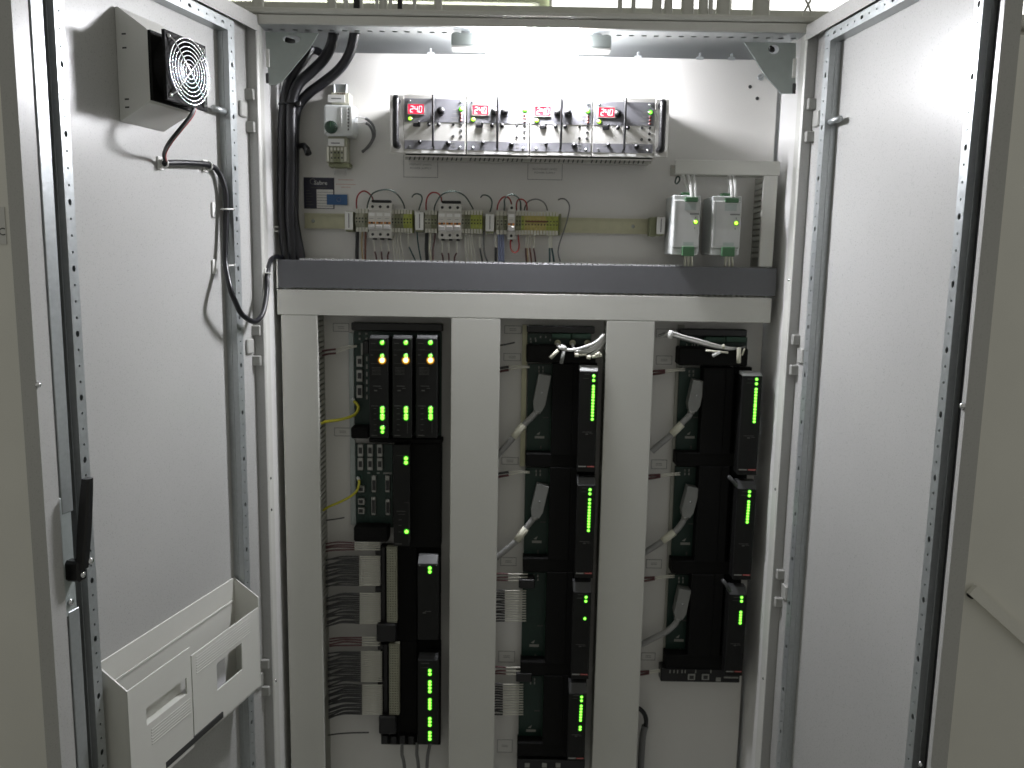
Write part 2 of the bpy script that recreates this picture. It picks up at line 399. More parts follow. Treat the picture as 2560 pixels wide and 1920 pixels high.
    part('bolt', MB().cyl((S(722,97,.05).x-.004, .045, S(722,97,.05).z-.004), (S(722,97,.05).x+.008, .06, S(722,97,.05).z-.004), .006, 8), 'dark', g)  # bolt coloured dark so the bracket hole looks shaded
    part('bracket_slot', MB().px(664,182,671,208, Yg-.003, Yg+.001, .001), 'ink', g)
    g = gus([(1861,105),(1990,107),(1989,234),(1953,234),(1914,190)], (1934, 123, .012, .010), (1982,146,1991,194))
    part('bolt', MB().cyl((S(1924,122,.05).x, .045, S(1924,122,.05).z), (S(1930,122,.05).x+.004, .06, S(1930,122,.05).z), .006, 8), 'dark', g)  # dark colour again stands for the shade inside the hole
    part('bracket_slot', MB().px(1982,208,1990,234, Yg-.003, Yg+.001, .001), 'ink', g)
cabinet()

# doors: local axes u (from the hinge), v (towards the inside of the cabinet), z
def door_axes(side):
    sg, th = (-1, R(14)) if side == 'L' else (1, R(6.5))
    du = Vector((sg*math.sin(th), -math.cos(th), 0)); nn = Vector((-sg*math.cos(th), -math.sin(th), 0)); P0 = Vector((sg*.6, -.004, 0))
    return (lambda p: P0+du*p.x+nn*p.y+Vector((0,0,p.z))), P0, du, nn
TFL, P0L, DUL, NNL = door_axes('L'); TFR, P0R, DUR, NNR = door_axes('R')
def on_door(px, py, v, side='L'):
    """door coordinates (u, v, z) of what pixel (px, py) shows at height v over the door skin"""
    P0, du, nn = (P0L, DUL, NNL) if side == 'L' else (P0R, DUR, NNR)
    d = FWD + RGT*((px-1280)/FPX) - UPV*((py-960)/FPX); q = P0+nn*v
    P = CAM+d*((q-CAM).dot(nn)/d.dot(nn)); return Vector(((P-q).dot(du), v, P.z))
def door(side):
    tf, P0, du, nn = (TFL, P0L, DUL, NNL) if side == 'L' else (TFR, P0R, DUR, NNR)
    Wd = .636 if side == 'L' else .616; lip = .607
    z0, z1 = .07, 2.092
    mb = MB(tf)
    mb.box(0, Wd, -.002, 0, z0, z1)                                     # skin
    mb.box(0, .002, -.002, .022, z0, z1)                                # hinge edge
    mb.box(Wd-.002, Wd, 0, .024, z0, z1); mb.box(lip, Wd, .024, .026, z0, z1)      # free edge with its lip
    mb.box(0, Wd, 0, .024, z1-.002, z1); mb.box(0, Wd, .024, .026, z1-.03, z1)
    mb.box(0, Wd, 0, .024, z0, z0+.002); mb.box(0, Wd, .024, .026, z0, z0+.03)
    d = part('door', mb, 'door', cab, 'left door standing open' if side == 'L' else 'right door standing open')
    hole = lambda i: (.0052, .0036) if i % 4 == 1 else (.0022, .0020)
    ua, ub, uc, ud = .087, .109, (.539 if side == 'L' else .549), (.558 if side == 'L' else .568); zb, zt = .12, 2.035
    for u0, u1 in ((ua, ub), (uc, ud)):
        t = MB(tf); perf(t, (u0, .025, zb), (0,0,1), (1,0,0), (0,1,0), zt-zb, u1-u0, .025, hole)
        t.box(u0, u0+.0015, 0, .0245, zb, zt); t.box(u1-.0015, u1, 0, .0245, zb, zt); t.box(u0+.002, u1-.002, .001, .004, zb, zt)
        t.box(u1-.0001, u1+.0010, .011, .0125, zb, zt)
        part('perforated_tube', t, 'zinc', d)
    t = MB(tf); perf(t, (ua, .0255, zt), (1,0,0), (0,0,1), (0,1,0), ud-ua, .022, .025, hole)
    t.box(ua, ud, 0, .025, zt, zt+.0015); t.box(ua, ud, 0, .025, zt+.0205, zt+.022); t.box(ua, ud, .001, .004, zt+.002, zt+.02)
    part('perforated_tube', t, 'zinc', d)
    part('gasket', MB(tf).box(.566 if side == 'L' else .572, .572 if side == 'L' else .604, .0005, .008, .08, 2.08, .003), 'rubber', d)
    # hinges on the frame side
    hz = (1.90, 1.40, .62) if side == 'L' else (1.90, 1.40, .86)
    for z in hz:
        sg = -1 if side == 'L' else 1
        h = MB(); h.box(sg*.585, sg*.607, -.018, -.003, z-.045, z-.022, .002); h.box(sg*.585, sg*.607, -.018, -.003, z+.022, z+.045, .002)
        h.cyl((sg*.607, -.012, z-.045), (sg*.607, -.012, z+.045), .005, 10)
        part('hinge', h, 'hingem', d)
        part('hinge_leaf', MB(tf).box(.014, .040, 0, .006, z-.016, z+.016, .002), 'hingem', d)
    return d
DL, DR = door('L'), door('R')
def lock():
    tf = TFL
    part('lock_rod', MB(tf).box(.574, .597, .017, .021, 1.19, 2.06, .001).box(.574, .597, .017, .021, .15, 1.03, .001), 'zinc', DL)
    part('lock_case', MB(tf).box(.575, .607, .003, .020, 1.02, 1.22, .004), 'zincd', DL)
    a, b = on_door(222, 1196, .060), on_door(200, 1425, .034)
    a, b = on_door(220, 1196, .052), on_door(207, 1420, .044)
    l = MB(tf); d = (b-a); n = 10
    vs = []; fs = []
    for i in range(n+1):
        p = a+d*(i/n); hw = .0065+.0015*(i/n); th = .0065+.002*math.sin(math.pi*i/n)
        for q in ((-hw,-th),(hw,-th),(hw,th*.6),(hw*.6,th),(-hw*.6,th),(-hw,th*.6)): vs.append((p.x+q[0], p.y+q[1], p.z))
    for i in range(n):
        for k in range(6): fs.append((i*6+k, i*6+(k+1) % 6, i*6+6+(k+1) % 6, i*6+6+k))
    fs += [tuple(range(6)), tuple(range(n*6, n*6+6))]
    l.add(vs, fs); l.box(b.x-.009, b.x+.010, .01, .045, b.z-.022, b.z+.012, .004)
    lv = part('latch_lever', l, 'black', DL)
    c = on_door(226, 1402, .05); part('lever_screw', MB(tf).dome(c, (0,1,0), .0065, .005), 'chrome', DL)
    part('lever_screw', MB(tf).dome((b.x+.002, .045, b.z-.010), (0,1,0), .0055, .004), 'chrome', DL)
    part('lever_screw', MB(tf).dome((.592, .021, 1.045), (0,1,0), .006, .004), 'chrome', DL)
    p = on_door(94, 962, .026); part('lip_stud', MB(tf).dome((p.x, .026, p.z), (0,1,0), .005, .005), 'chrome', DL)
    p = on_door(2408, 1015, .026, 'R'); part('lip_stud', MB(TFR).dome((p.x, .026, p.z), (0,1,0), .006, .006), 'chrome', DR)
    p = on_door(2303, 1910, .026, 'R'); part('lip_stud', MB(TFR).dome((p.x, .026, p.z), (0,1,0), .005, .005), 'chrome', DR)
    for z in (1.88,): part('door_pin', MB(TFL).cyl((.105, .013, z), (.150, .013, z), .006, 10), 'zinc', DL); part('door_pin', MB(TFR).cyl((.095, .014, z), (.150, .014, z), .006, 10), 'zinc', DR)
    p = on_door(607, 1222, 0); part('hinge_screw', MB(TFL).dome((.07, .002, p.z), (0,1,0), .006, .005), 'chrome', DL)
    p = on_door(1998, 1242, 0, 'R'); part('hinge_screw', MB(TFR).dome((.055, .002, p.z), (0,1,0), .006, .005), 'chrome', DR)
lock()

# ------------------------------------------------------------------ lamp under the roof
def lamp():
    Y = .022; a, b = S(1129, 92, Y), S(1527, 126, Y); z = S(1330, 106, Y).z; xc = (a.x+b.x)/2
    t = thing('cabinet_lamp', 'glaring lit fluorescent lamp under the cabinet roof', 'lamp', (xc, Y, z))
    part('glare_body', MB().cyl((S(1217, 104, Y).x, Y, z-.004), (S(1443, 110, Y).x, Y, z-.004), .0225, 20), 'lamp', t)  # glowing body made wider than the tube to imitate lens glare
    part('reflector', MB().box(S(1215,104,Y).x, S(1448,110,Y).x, Y-.012, Y+.03, z+.0195, z+.0225), 'white', t)
    for q in ((1129, 1212), (1446, 1527)):
        xa, xb = S(q[0], 106, Y).x, S(q[1], 106, Y).x
        e = part('end_cap', MB().box(xa, xb, Y-.014, Y+.026, z-.012, z+.014, .003), 'gusset', t)
        part('cap_foot', MB().box(xa+.001, xb-.001, Y-.015, Y+.027, z-.016, z-.0125), 'white', e)
    part('mount', MB().box(a.x+.02, a.x+.04, Y+.005, Y+.025, z+.0145, 2.0780).box(b.x-.04, b.x-.02, Y+.005, Y+.025, z+.0145, 2.0780), 'zinc', t)
lamp()

# ------------------------------------------------------------------ conduits on the roof
def conduits():
    Y = .22; zb = 2.1135
    L = [(645,27,'p'),(763,46,'g'),(830,20,'p'),(867,11,'w'),(891,16,'k'),(906,9,'w'),(943,8,'w'),(958,19,'p'),(974,8,'w'),(1001,12,'k'),(1036,8,'w'),(1052,18,'n'),(1096,19,'p'),(1250,20,'n'),(1336,14,'n'),(1390,14,'n'),
         (1551,11,'p'),(1584,11,'p'),(1641,23,'p'),(1670,20,'p'),(1719,30,'r'),(1759,22,'p'),(1778,11,'w'),(1807,32,'r'),(1903,40,'p')]
    names = {'p':('conduit_pipe','conduit','pipe'),'r':('conduit_pipe','conduit','pipe'),'w':('conduit_wire','cable','whitew'),'k':('conduit_wire','cable','black'),'g':('cable_gland','gland','pipe'),'n':('cable_gland','gland','black')}
    od = ['leftmost','second','third','fourth','fifth','sixth','seventh','eighth','ninth','tenth']
    cnt = {}
    for x, wd, k in L:
        p = S(x, 40, Y); r = wd/2/FPX*2.08
        nm, ct, mt = names[k]; side = 'left' if x < 1450 else 'right'
        tone = {'p':'grey conduit pipe','r':'grey conduit pipe with a clamp ring','w':'thin white cable','k':'black cable','g':'pale rounded cable gland','n':'short black cable gland'}[k]
        key = (tone, side); cnt[key] = cnt.get(key, 0)+1
        lab = f'{od[cnt[key]-1]} {tone} on the {side} half of the roof'
        if k in 'gn':
            t = thing(nm, lab, ct, (p.x, Y, zb), 'glands on the cabinet roof'); h = .045 if k == 'g' else .035
            part('body', MB().cyl((p.x, Y, zb), (p.x, Y, zb+h), r, 12, r*.8), mt, t); part('nut', MB().cyl((p.x, Y, zb), (p.x, Y, zb+.012), r*1.15, 6), mt, t)
        else:
            t = thing(nm, lab, ct, (p.x, Y, zb), 'conduits and cables rising from the cabinet roof')
            wob = .006 if k in 'wk' else .002
            part('tube', MB().tube([(p.x+random.uniform(-wob, wob)*(i > 0), Y+.01*i, zb+.16*i) for i in range(5)], r, 12, True, 3), mt, t)
            if k == 'r': part('clamp_ring', MB().cyl((p.x, Y, zb+.022), (p.x, Y, zb+.028), r*1.15, 14), 'dark', t)
    p = S(2016, 45, Y); mb = MB()
    for ph in (0, math.pi): mb.tube([(p.x+.008*math.sin(i*.9+ph)+.001, Y+.008*math.cos(i*.9+ph), zb+i*.012) for i in range(40)], .003, 6)
    solo('twisted_wire', mb, 'whitew', 'loosely twisted pale wire pair rising by the right cabinet corner', 'wire')
conduits()

# ------------------------------------------------------------------ fan on the left door
def fan():
    tf = TFL; u0, u1, zc, hv = .288, .402, 1.902, .061
    t = thing('cooling_fan', 'black square cooling fan with wire guard on a pale housing, high on the left door', 'fan', tf(Vector((.356, .05, 1.82))))
    hb = part('housing', MB(tf).prism([(.001,1.814),(.001,1.996),(.006,1.997),(hv-.002,1.960),(hv,1.957),(hv,1.847),(hv-.003,1.843)], u0-.002, u1-.003, 'x'), 'paint', t)
    for z in (1.835, 1.848, 1.93, 1.952): part('housing_slot', MB(tf).box(u1-.0034, u1-.0026, .012, .020, z, z+.0025), 'ink', hb)
    c = Vector(((u0+u1)/2-.001, 0, zc)); h = .0555; v0, v1 = hv+.0005, hv+.033
    mb = MB(tf)
    # fan body: square flanges front and rear around a round duct
    def frame(va, vb):
        n = 32; vs = []; fs = []
        for v in (va, vb):
            for k in range(n):
                a = 2*math.pi*k/n; s = h/max(abs(math.cos(a)), abs(math.sin(a))); vs.append((c.x+s*math.cos(a), v, c.z+s*math.sin(a)))
            for k in range(n):
                a = 2*math.pi*k/n; vs.append((c.x+.050*math.cos(a), v, c.z+.050*math.sin(a)))
        for k in range(n):
            j = (k+1) % n; fs += [(k,j,n+j,n+k), (2*n+k,3*n+k,3*n+j,2*n+j), (k,2*n+k,2*n+j,j), (n+k,n+j,3*n+j,3*n+k)]
        mb.add(vs, fs)
    frame(v0, v0+.006); frame(v1-.006, v1)
    n = 32; vs = []; fs = []
    for v in (v0+.006, v1-.006):
        for rr in (.050, .0525):
            for k in range(n): a = 2*math.pi*k/n; vs.append((c.x+rr*math.cos(a), v, c.z+rr*math.sin(a)))
    for k in range(n): j = (k+1) % n; fs += [(k,j,2*n+j,2*n+k), (n+k,3*n+k,3*n+j,n+j)]
    mb.add(vs, fs); part('fan_frame', mb, 'blackm', t)
    part('backing', MB(tf).cyl((c.x, v0+.001, c.z), (c.x, v0+.002, c.z), .0495, 28), 'dark', t)
    hub = part('hub', MB(tf).cyl((c.x, v0+.004, c.z), (c.x, v1-.008, c.z), .020, 24), 'black', t)
    part('hub_plate', MB(tf).cyl((c.x, v1-.008, c.z), (c.x, v1-.0072, c.z), .0175, 24), 'chrome', hub)
    for k in range(5):
        a = 2*math.pi*k/5; b = MB(tf); vs = []
        for i in range(4):
            rr = .019+.010*i; aa = a+.10*i
            for dv, da in ((v0+.008, -.22), (v1-.012, .28)):
                for e in (0, .0015): vs.append((c.x+rr*math.cos(aa+da), dv+e, c.z+rr*math.sin(aa+da)))
        fs = []
        for i in range(3): fs += [(i*4, i*4+4, i*4+6, i*4+2), (i*4+1, i*4+3, i*4+7, i*4+5)]
        part('blade', b.add(vs, fs), 'blackm', t)
    vg = v1+.006
    for k, rr in enumerate((.012, .019, .026, .033, .040, .047, .0535)):
        part('guard_ring', MB(tf).ring((c.x, vg, c.z), (0,1,0), rr, .00095, 40, 6), 'chrome', t)
    for s in (-1, 1):
        part('guard_bar', MB(tf).tube([(c.x-s*.050, v1, c.z-.050), (c.x-s*.040, vg+.001, c.z-.040), (c.x+s*.040, vg+.001, c.z+.040), (c.x+s*.050, v1, c.z+.050)], .0014, 6), 'chrome', t)
    for sx in (-1, 1):
        for sz in (-1, 1): part('corner_screw', MB(tf).dome((c.x+sx*.0465, v1, c.z+sz*.0465), (0,1,0), .0045, .004), 'chrome', t)
    # three leads from the fan to the cable
    for k, (m_, dx) in enumerate((('red', .003), ('black', -.004), ('gryw', 0))):
        e = dx*900; pts = [on_door(488+e*.5, 268, hv+.03), on_door(478+e, 290, hv+.028), on_door(450+e, 325, .075), on_door(424+e, 358, .05), on_door(411+e*.6, 385, .022), on_door(414+e*.2, 404, .012)]
        part('lead', MB(tf).tube(pts, .0026, 6, True, 6), m_, t)
fan()

def fan_cable():
    D = lambda px, py, v: TFL(on_door(px, py, v))
    pts = [D(411, 408, .010), D(440, 407, .010), D(475, 408, .010), D(519, 412, .010), D(545, 428, .010), D(560, 462, .014), D(566, 500, .016), D(565, 560, .016), D(563, 620, .017), D(564, 663, .022)]
    pts += [S(576, 722, -.165), S(590, 758, -.150), S(606, 787, -.125), S(636, 804, -.085), S(657, 783, -.045), S(667, 730, -.012), S(668, 690, .004), S(673, 658, .030), S(686, 643, .062), S(703, 645, .092), S(716, 658, .110)]
    r = .0056
    t = thing('fan_cable', 'black fan cable clipped along the left door and looping into the cabinet', 'cable', pts[13])
    part('jacket', MB().tube(pts, r, 10, True, 6), 'rubber', t)
    def clip(p, tf, lab):
        c = thing('cable_clip', lab, 'clip', tf(p), 'white clips holding the fan cable')
        part('pad', MB(tf).box(p.x-.008, p.x+.008, .0005, .003, p.z-.012, p.z+.012, .001), 'white', c)
        part('strap', MB(tf).ring(p, (0,0,1) if lab.find('below') < 0 and lab.find('bend') < 0 else (1,0,0), .0078, .0016, 16, 6), 'white', c)
    clip(on_door(411, 408, .010), TFL, 'white clip on the fan cable below the fan'); clip(on_door(522, 415, .010), TFL, 'white clip on the fan cable at its bend')
    for q, lab in (((563, 523), 'upper white clip on the vertical run of the fan cable'), ((564, 664), 'lower white clip on the vertical run of the fan cable')):
        p = on_door(*q, .018); c = thing('cable_clip', lab, 'clip', TFL(p), 'white clips holding the fan cable')
        part('strap', MB(TFL).ring(p, (0,0,1), .0075, .0016, 16, 6), 'white', c)
        part('pad', MB(TFL).box(p.x+.012, p.x+.022, .0005, .004, p.z-.017, p.z+.012, .001), 'white', c)
        part('tail', MB(TFL).tube([(p.x+.005, .018, p.z), (p.x-.012, .030, p.z+.001)], .0016, 6).dome((p.x-.012, .030, p.z+.001), (-1,.2,0), .003, .003), 'white', c)
    p = S(668, 684, .006); c = thing('cable_clip', 'white tie holding the fan cable to the cabinet post', 'clip', p, 'white clips holding the fan cable')
    part('strap', MB().ring(p, (0,.2,1), .0075, .0015, 16, 6), 'white', c); part('pad', MB().box(-.5775, -.5745, p.y-.006, p.y+.006, p.z+.001, p.z+.012, .001), 'white', c)
fan_cable()

# ------------------------------------------------------------------ document pocket on the left door
def pocket():
    tf = TFL; ua, ub, um, V = .115, .528, .352, .062; zb = .664; zt, zl, zr = .905, .866, .845
    t = thing('document_pocket', 'white plastic document pocket with stepped ribbed front, low on the left door', 'pocket', tf(Vector(((ua+ub)/2, .03, zb))))
    part('back_plate', MB(tf).box(ua, ub, .001, .004, zb, zt, .001).box(ua+.002, ub-.002, .004, .0055, zt-.052, zt-.048), 'pocket', t)
    for u, z2 in ((ua, zr+.022), (ub, zl)):
        a, b = (u, u+.003) if u == ua else (u-.003, u)
        part('side_plate', MB(tf).prism([(.004, zb), (V, zb+.012), (V, z2), (.004, zt)], a, b, 'x'), 'pocket', t)
    part('bottom_plate', MB(tf).box(ua+.003, ub-.003, .004, V, zb, zb+.003), 'pocket', t)
    # front: right leaf with a window, left leaf with a raised lip
    wa, wb, wz0, wz1 = .185, .275, .735, .795
    f = MB(tf)
    f.box(ua, wa, V-.003, V, zb, zr); f.box(wb, um, V-.003, V, zb, zr); f.box(wa, wb, V-.003, V, wz1, zr); f.box(wa, wb, V-.003, V, zb, wz0)
    fr = part('front_leaf', f, 'pocket', t)
    for i in range(7): part('rib', MB(tf).box(.150, um-.012, V, V+.0012, wz1+.008+i*.0055, wz1+.0098+i*.0055, .0005), 'pocket', fr)
    f = MB(tf); l0 = um+.006
    sz0, sz1, sa, sb = .780, .812, .372, .485
    f.box(sb, ub, V-.001, V+.002, zb, zl); f.box(l0, sa, V-.001, V+.002, zb, zl); f.box(sa, sb, V-.001, V+.002, sz1, zl); f.box(sa, sb, V-.001, V+.002, zb, sz0)
    f.box(sa, sb, V-.014, V-.012, sz0-.01, sz1+.01); f.box(sa, sb, V-.012, V-.001, sz0-.002, sz0)
    fl = part('front_leaf', f, 'pocket', t)
    for i in range(6): part('rib', MB(tf).box(l0+.004, sb-.01, V+.002, V+.0032, .738+i*.0055, .7398+i*.0055, .0005), 'pocket', fl)
    part('bottom_slot', MB(tf).box(.262, .440, V-.006, V+.0028, .671, .683), 'ink', fl)
    g = thing('paper_sheet', 'white paper sheet seen through the window of the document pocket', 'paper', tf(Vector((.23, .03, .70))))
    part('sheet', MB(tf).box(.205, .36, .034, .0345, .66, .768), 'paper', g)
    q = MB(tf)
    for i in range(3): q.box(.262, .275, .0347, .035, .752-i*.005, .7535-i*.005)
    part('print_line', q, 'greyink', g)
pocket()

# ------------------------------------------------------------------ black power cables at the upper left
def power_cables():
    z1 = lambda pts: [S(600+p[0]/3.16, p[1]/3.16, p[2]) for p in pts]
    A = z1([(560,370,.125),(500,470,.115),(430,560,.105),(385,660,.10),(355,800,.10),(340,1000,.10),(335,1300,.10),(335,1659,.10)])+[S(712,610,.10), S(722,665,.10)]
    B = z1([(742,255,.075),(720,360,.09),(660,470,.10),(560,570,.10),(465,660,.095),(415,780,.092),(405,900,.092),(405,1200,.092),(400,1659,.092)])+[S(728,580,.095), S(735,665,.10)]
    Cc = z1([(908,250,.065),(870,410,.085),(790,540,.10),(660,650,.11),(540,740,.112),(455,850,.112),(430,1000,.11),(430,1250,.108),(425,1659,.105)])+[S(740,580,.10), S(757,670,.10)]
    Dd = z1([(668,440,.135),(600,400,.13),(545,420,.13),(455,540,.12),(400,680,.118),(375,850,.118),(368,1200,.118),(365,1659,.118)])+[S(722,600,.12), S(732,665,.12)]
    for pts, r, lab in ((A,.0118,'left black power cable, running straight down beside the cabinet wall'), (B,.0120,'middle black power cable, entering through the roof left of its twin'), (Cc,.0112,'right black power cable, with the widest bend under the roof'), (Dd,.0085,'thin black cable behind the thick black power cables')):
        solo('power_cable', MB().tube(pts, r, 14, True, 7), 'rubber', lab, 'cable', 'black power cables at the cabinet left')
    c = S(727, 262, .102); mb = MB(); n = 24; vs = []; fs = []
    for i in range(n):
        a = 2*math.pi*i/n
        for rr, dz in ((1.0,-.0022),(1.06,0),(1.0,.0022)): vs.append((c.x+.0265*rr*math.cos(a), c.y+.0245*rr*math.sin(a), c.z+dz))
    for i in range(n):
        j = (i+1) % n
        for k in range(3): fs.append((i*3+k, j*3+k, j*3+(k+1) % 3, i*3+(k+1) % 3))
    mb.add(vs, fs, True)
    t = solo('cable_tie', mb, 'black', 'black tie round the power cable bundle below the roof bend', 'cable tie')
    part('tie_head', MB().box(c.x+.018, c.x+.028, c.y-.024, c.y-.012, c.z-.006, c.z+.004, .001), 'black', t)
    pts = cv(600,0,3.16,[(440,1200,.12),(470,1150,.11),(505,1150,.10),(528,1180,.095),(540,1215,.09)])
    t = solo('cable_end', MB().tube(pts, [.004,.006,.007,.008,.008], 10), 'black', 'short black cable end poking out beside the cable bundle', 'cable')
    mb = MB()
    for y in (325, 345): a = cv(660,400,3.687,[(100,(y*2.91/3.687) if 0 else 0,.1)]); 
    q = S(694, 567, .10); 
    tt = thing('cable_clamp', 'small white clamp on the side wall behind the black cables', 'clamp', q)
    part('clamp_bar', MB().box(-.5785, q.x+.012, .095, .105, q.z-.002, q.z+.002).box(-.5785, q.x+.012, .095, .105, q.z-.012, q.z-.008), 'white', tt)
power_cables()

# ------------------------------------------------------------------ thermostat column
def screw_slot(mb, x, Y, z, r): mb.dome((x, Y, z), (0,-1,0), r, r*.35, 10, 2)
def thermostat():
    Z = lambda X, Y_, d: S(780+X/6.911, 200+Y_/6.911, d)
    def zr(mb, x0, y0, x1, y1, Yf, Yb, c=.0008): return mb.px(780+x0/6.911, 200+y0/6.911, 780+x1/6.911, 200+y1/6.911, Yf, Yb, c)
    a = Z(485, 140, .14)
    t = thing('mounting_rail', 'short vertical zinc mounting rail carrying the thermostat', 'rail', (a.x, .145, Z(485,1500,.14).z))
    part('rail', zr(zr(zr(MB(), 365,70,400,1420, .1425,.149), 575,70,608,1420, .1425,.149), 400,70,575,1420, .1465,.149), 'zinc', t)
    t = thing('terminal_block', 'cream terminal with white name label above the thermostat', 'terminal', Z(420,410,.12))
    part('body', zr(MB(), 330,215,640,412, .100,.1425), 'cream', t)
    part('name_label', zr(MB(), 272,255,570,388, .097,.0995), 'white', t); pl = MB(); zr(pl, 330,310,505,330,.0965,.0969,0); part('print_line', pl, 'greyink', t)
    q = MB()
    for i in range(4): zr(q, 440+i*36, 222, 458+i*36, 245, .0985,.1005, 0)
    part('terminal_screw', q, 'marn', t)
    t = thing('thermostat', 'white thermostat with round dark green dial, upper left of the plate', 'thermostat', Z(465,960,.1))
    b = part('body', zr(zr(MB(), 205,425,700,955, .085,.1425, .004), 690,440,742,930, .105,.1425,.003), 'thermo', t)
    c = Z(335, 820, .085)
    d = part('dial', MB().cyl((c.x, .0849, c.z), (c.x, .076, c.z), .0142, 28, .0135), 'dial', t)
    mk = MB()
    for k in range(11):
        an = R(-120+24*k); x, z = c.x+.0118*math.sin(an), c.z+.0118*math.cos(an); mk.dome((x, .0758, z), (0,-1,0), .0009, .0004, 6, 1)
    part('scale_mark', mk, 'print', d); part('pointer', MB().box(c.x-.0008, c.x+.0008, .0745, .0758, c.z, c.z+.010), 'greenc', d)
    for x0, x1 in ((495, 512), (600, 612), (655, 690)): part('front_ridge', zr(MB(), x0, 470, x1, 800, .0832,.0849,.0005), 'white', b)
    for i in range(7): part('terminal_screw', zr(MB(), 615, 490+i*58, 636, 520+i*58, .0835,.0849,.0003), 'ink', t)
    t = thing('terminal_block', 'cream terminal with white name label below the thermostat', 'terminal', Z(420,1150,.12))
    part('body', zr(MB(), 275,975,600,1150, .103,.1425), 'tb', t); part('name_label', zr(MB(), 275,1012,556,1140, .099,.1025), 'white', t)
    q = MB(); zr(q, 330,1080,480,1100,.0985,.0989,0); part('print_line', q, 'greyink', t)
    lab = ['leftmost','second','third','fourth','fifth','rightmost']
    for i in range(6):
        x0 = 248+i*60; t = thing('terminal_block', f'{lab[i]} of six small terminals standing under the thermostat', 'terminal', Z(x0+30,1420,.12), 'small terminals under the thermostat')
        part('body', zr(MB(), x0, 1152, x0+56, 1420, .104,.1425), 'tb' if i in (0,1,4,5) else 'tbo', t)
        part('marker', zr(MB(), x0+8, 1165 if i % 5 else 1155, x0+46, 1215 if i % 5 else 1400, .1025,.1039,0), 'sleeve', t)
        part('terminal_screw', zr(zr(MB(), x0+18, 1240, x0+40, 1270, .1028,.1039,0), x0+18, 1330, x0+40, 1360, .1028,.1039,0), 'ink', t)
    t = thing('end_clamp', 'olive end clamp at the bottom of the thermostat rail', 'clamp', Z(480,1510,.12)); part('body', zr(MB(), 280,1422,660,1508, .112,.1425,.003), 'tbo', t)
    for k, (p, e) in enumerate((([(735,640),(830,648),(920,660),(1000,715),(1060,800),(1085,890),(1075,985),(1035,1070),(960,1170),(865,1235)], 'upper'), ([(735,750),(830,748),(930,745),(985,780),(1030,850),(1052,930),(1050,1000),(1015,1080),(950,1165),(870,1250)], 'lower'))):
        pts = [Z(q[0], q[1], .115+.003*i) for i, q in enumerate(p)]
        t = thing('wire', f'{e} dark wire curving out of the right side of the thermostat', 'wire', pts[-1], 'thermostat wires')
        part('ferrule', MB().tube(pts[:3], .0018, 6, True, 4), 'whitew', t); part('jacket', MB().tube(pts[2:], .0030, 8, True, 6), 'gryw', t)
    for k, x in enumerate((385, 590)):
        pts = [Z(x, 1500, .125), Z(x+6, 1560, .13), Z(x+2, 1630, .145)]
        solo('wire', MB().tube(pts, .0014, 6, True, 4), 'whitew', ('left' if k == 0 else 'right')+' thin pale wire hanging below the thermostat rail', 'wire', 'thin wires below the thermostat rail')
thermostat()

# ------------------------------------------------------------------ printed plates and labels on the mounting plate
def flat(mb, x0, y0, x1, y1, Y=YP, t=.0012): return mb.px(x0, y0, x1, y1, Y-t, Y-.0002)
def name_label(x0, y0, x1, y1, lines, label, hh=.0042):
    a, b = rect(x0, y0, x1, y1, YP); t = thing('name_label', label, 'label', ((a[0]+b[0])/2, YP, b[1]), 'outlined name labels on the plate')
    part('label_plate', MB().box(a[0], b[0], YP-.0012, YP-.0002, b[1], a[1]), 'plate', t)
    f = .0011; mb = MB(); Y0, Y1 = YP-.0016, YP-.00125
    mb.box(a[0], b[0], Y0, Y1, a[1]-f, a[1]); mb.box(a[0], b[0], Y0, Y1, b[1], b[1]+f); mb.box(a[0], a[0]+f, Y0, Y1, b[1]+f, a[1]-f); mb.box(b[0]-f, b[0], Y0, Y1, b[1]+f, a[1]-f)
    part('outline', mb, 'greyink', t)
    if lines:
        mb = MB(); n = len(lines); zc = (a[1]+b[1])/2
        for i, (s, wfrac) in enumerate(lines): lettering(mb, s, (a[0]+b[0])/2, YP-.0014, zc+((n-1)/2-i)*hh*2.0, width=(b[0]-a[0])*wfrac, height=hh)
        part('lettering', mb, 'greyink', t)
    else:
        mb = MB(); zc = (a[1]+b[1])/2; w_ = b[0]-a[0]
        for i in range(2): mb.box(a[0]+w_*.3, b[0]-w_*.3, Y0, Y1, zc-.002+i*.004-.0005, zc-.002+i*.004+.0005)
        part('print_line', mb, 'greyink', t)
name_label(1009, 388, 1095, 444, [('PRIMARY 24VDC', .64), ('POWER SUPPLY', .62)], 'outlined label reading PRIMARY POWER SUPPLY, below the left of the rack')
name_label(1319, 405, 1406, 450, [('SECONDARY 24VDC', .72), ('POWER SUPPLY', .60)], 'outlined label reading SECONDARY POWER SUPPLY, below the right half of the rack')
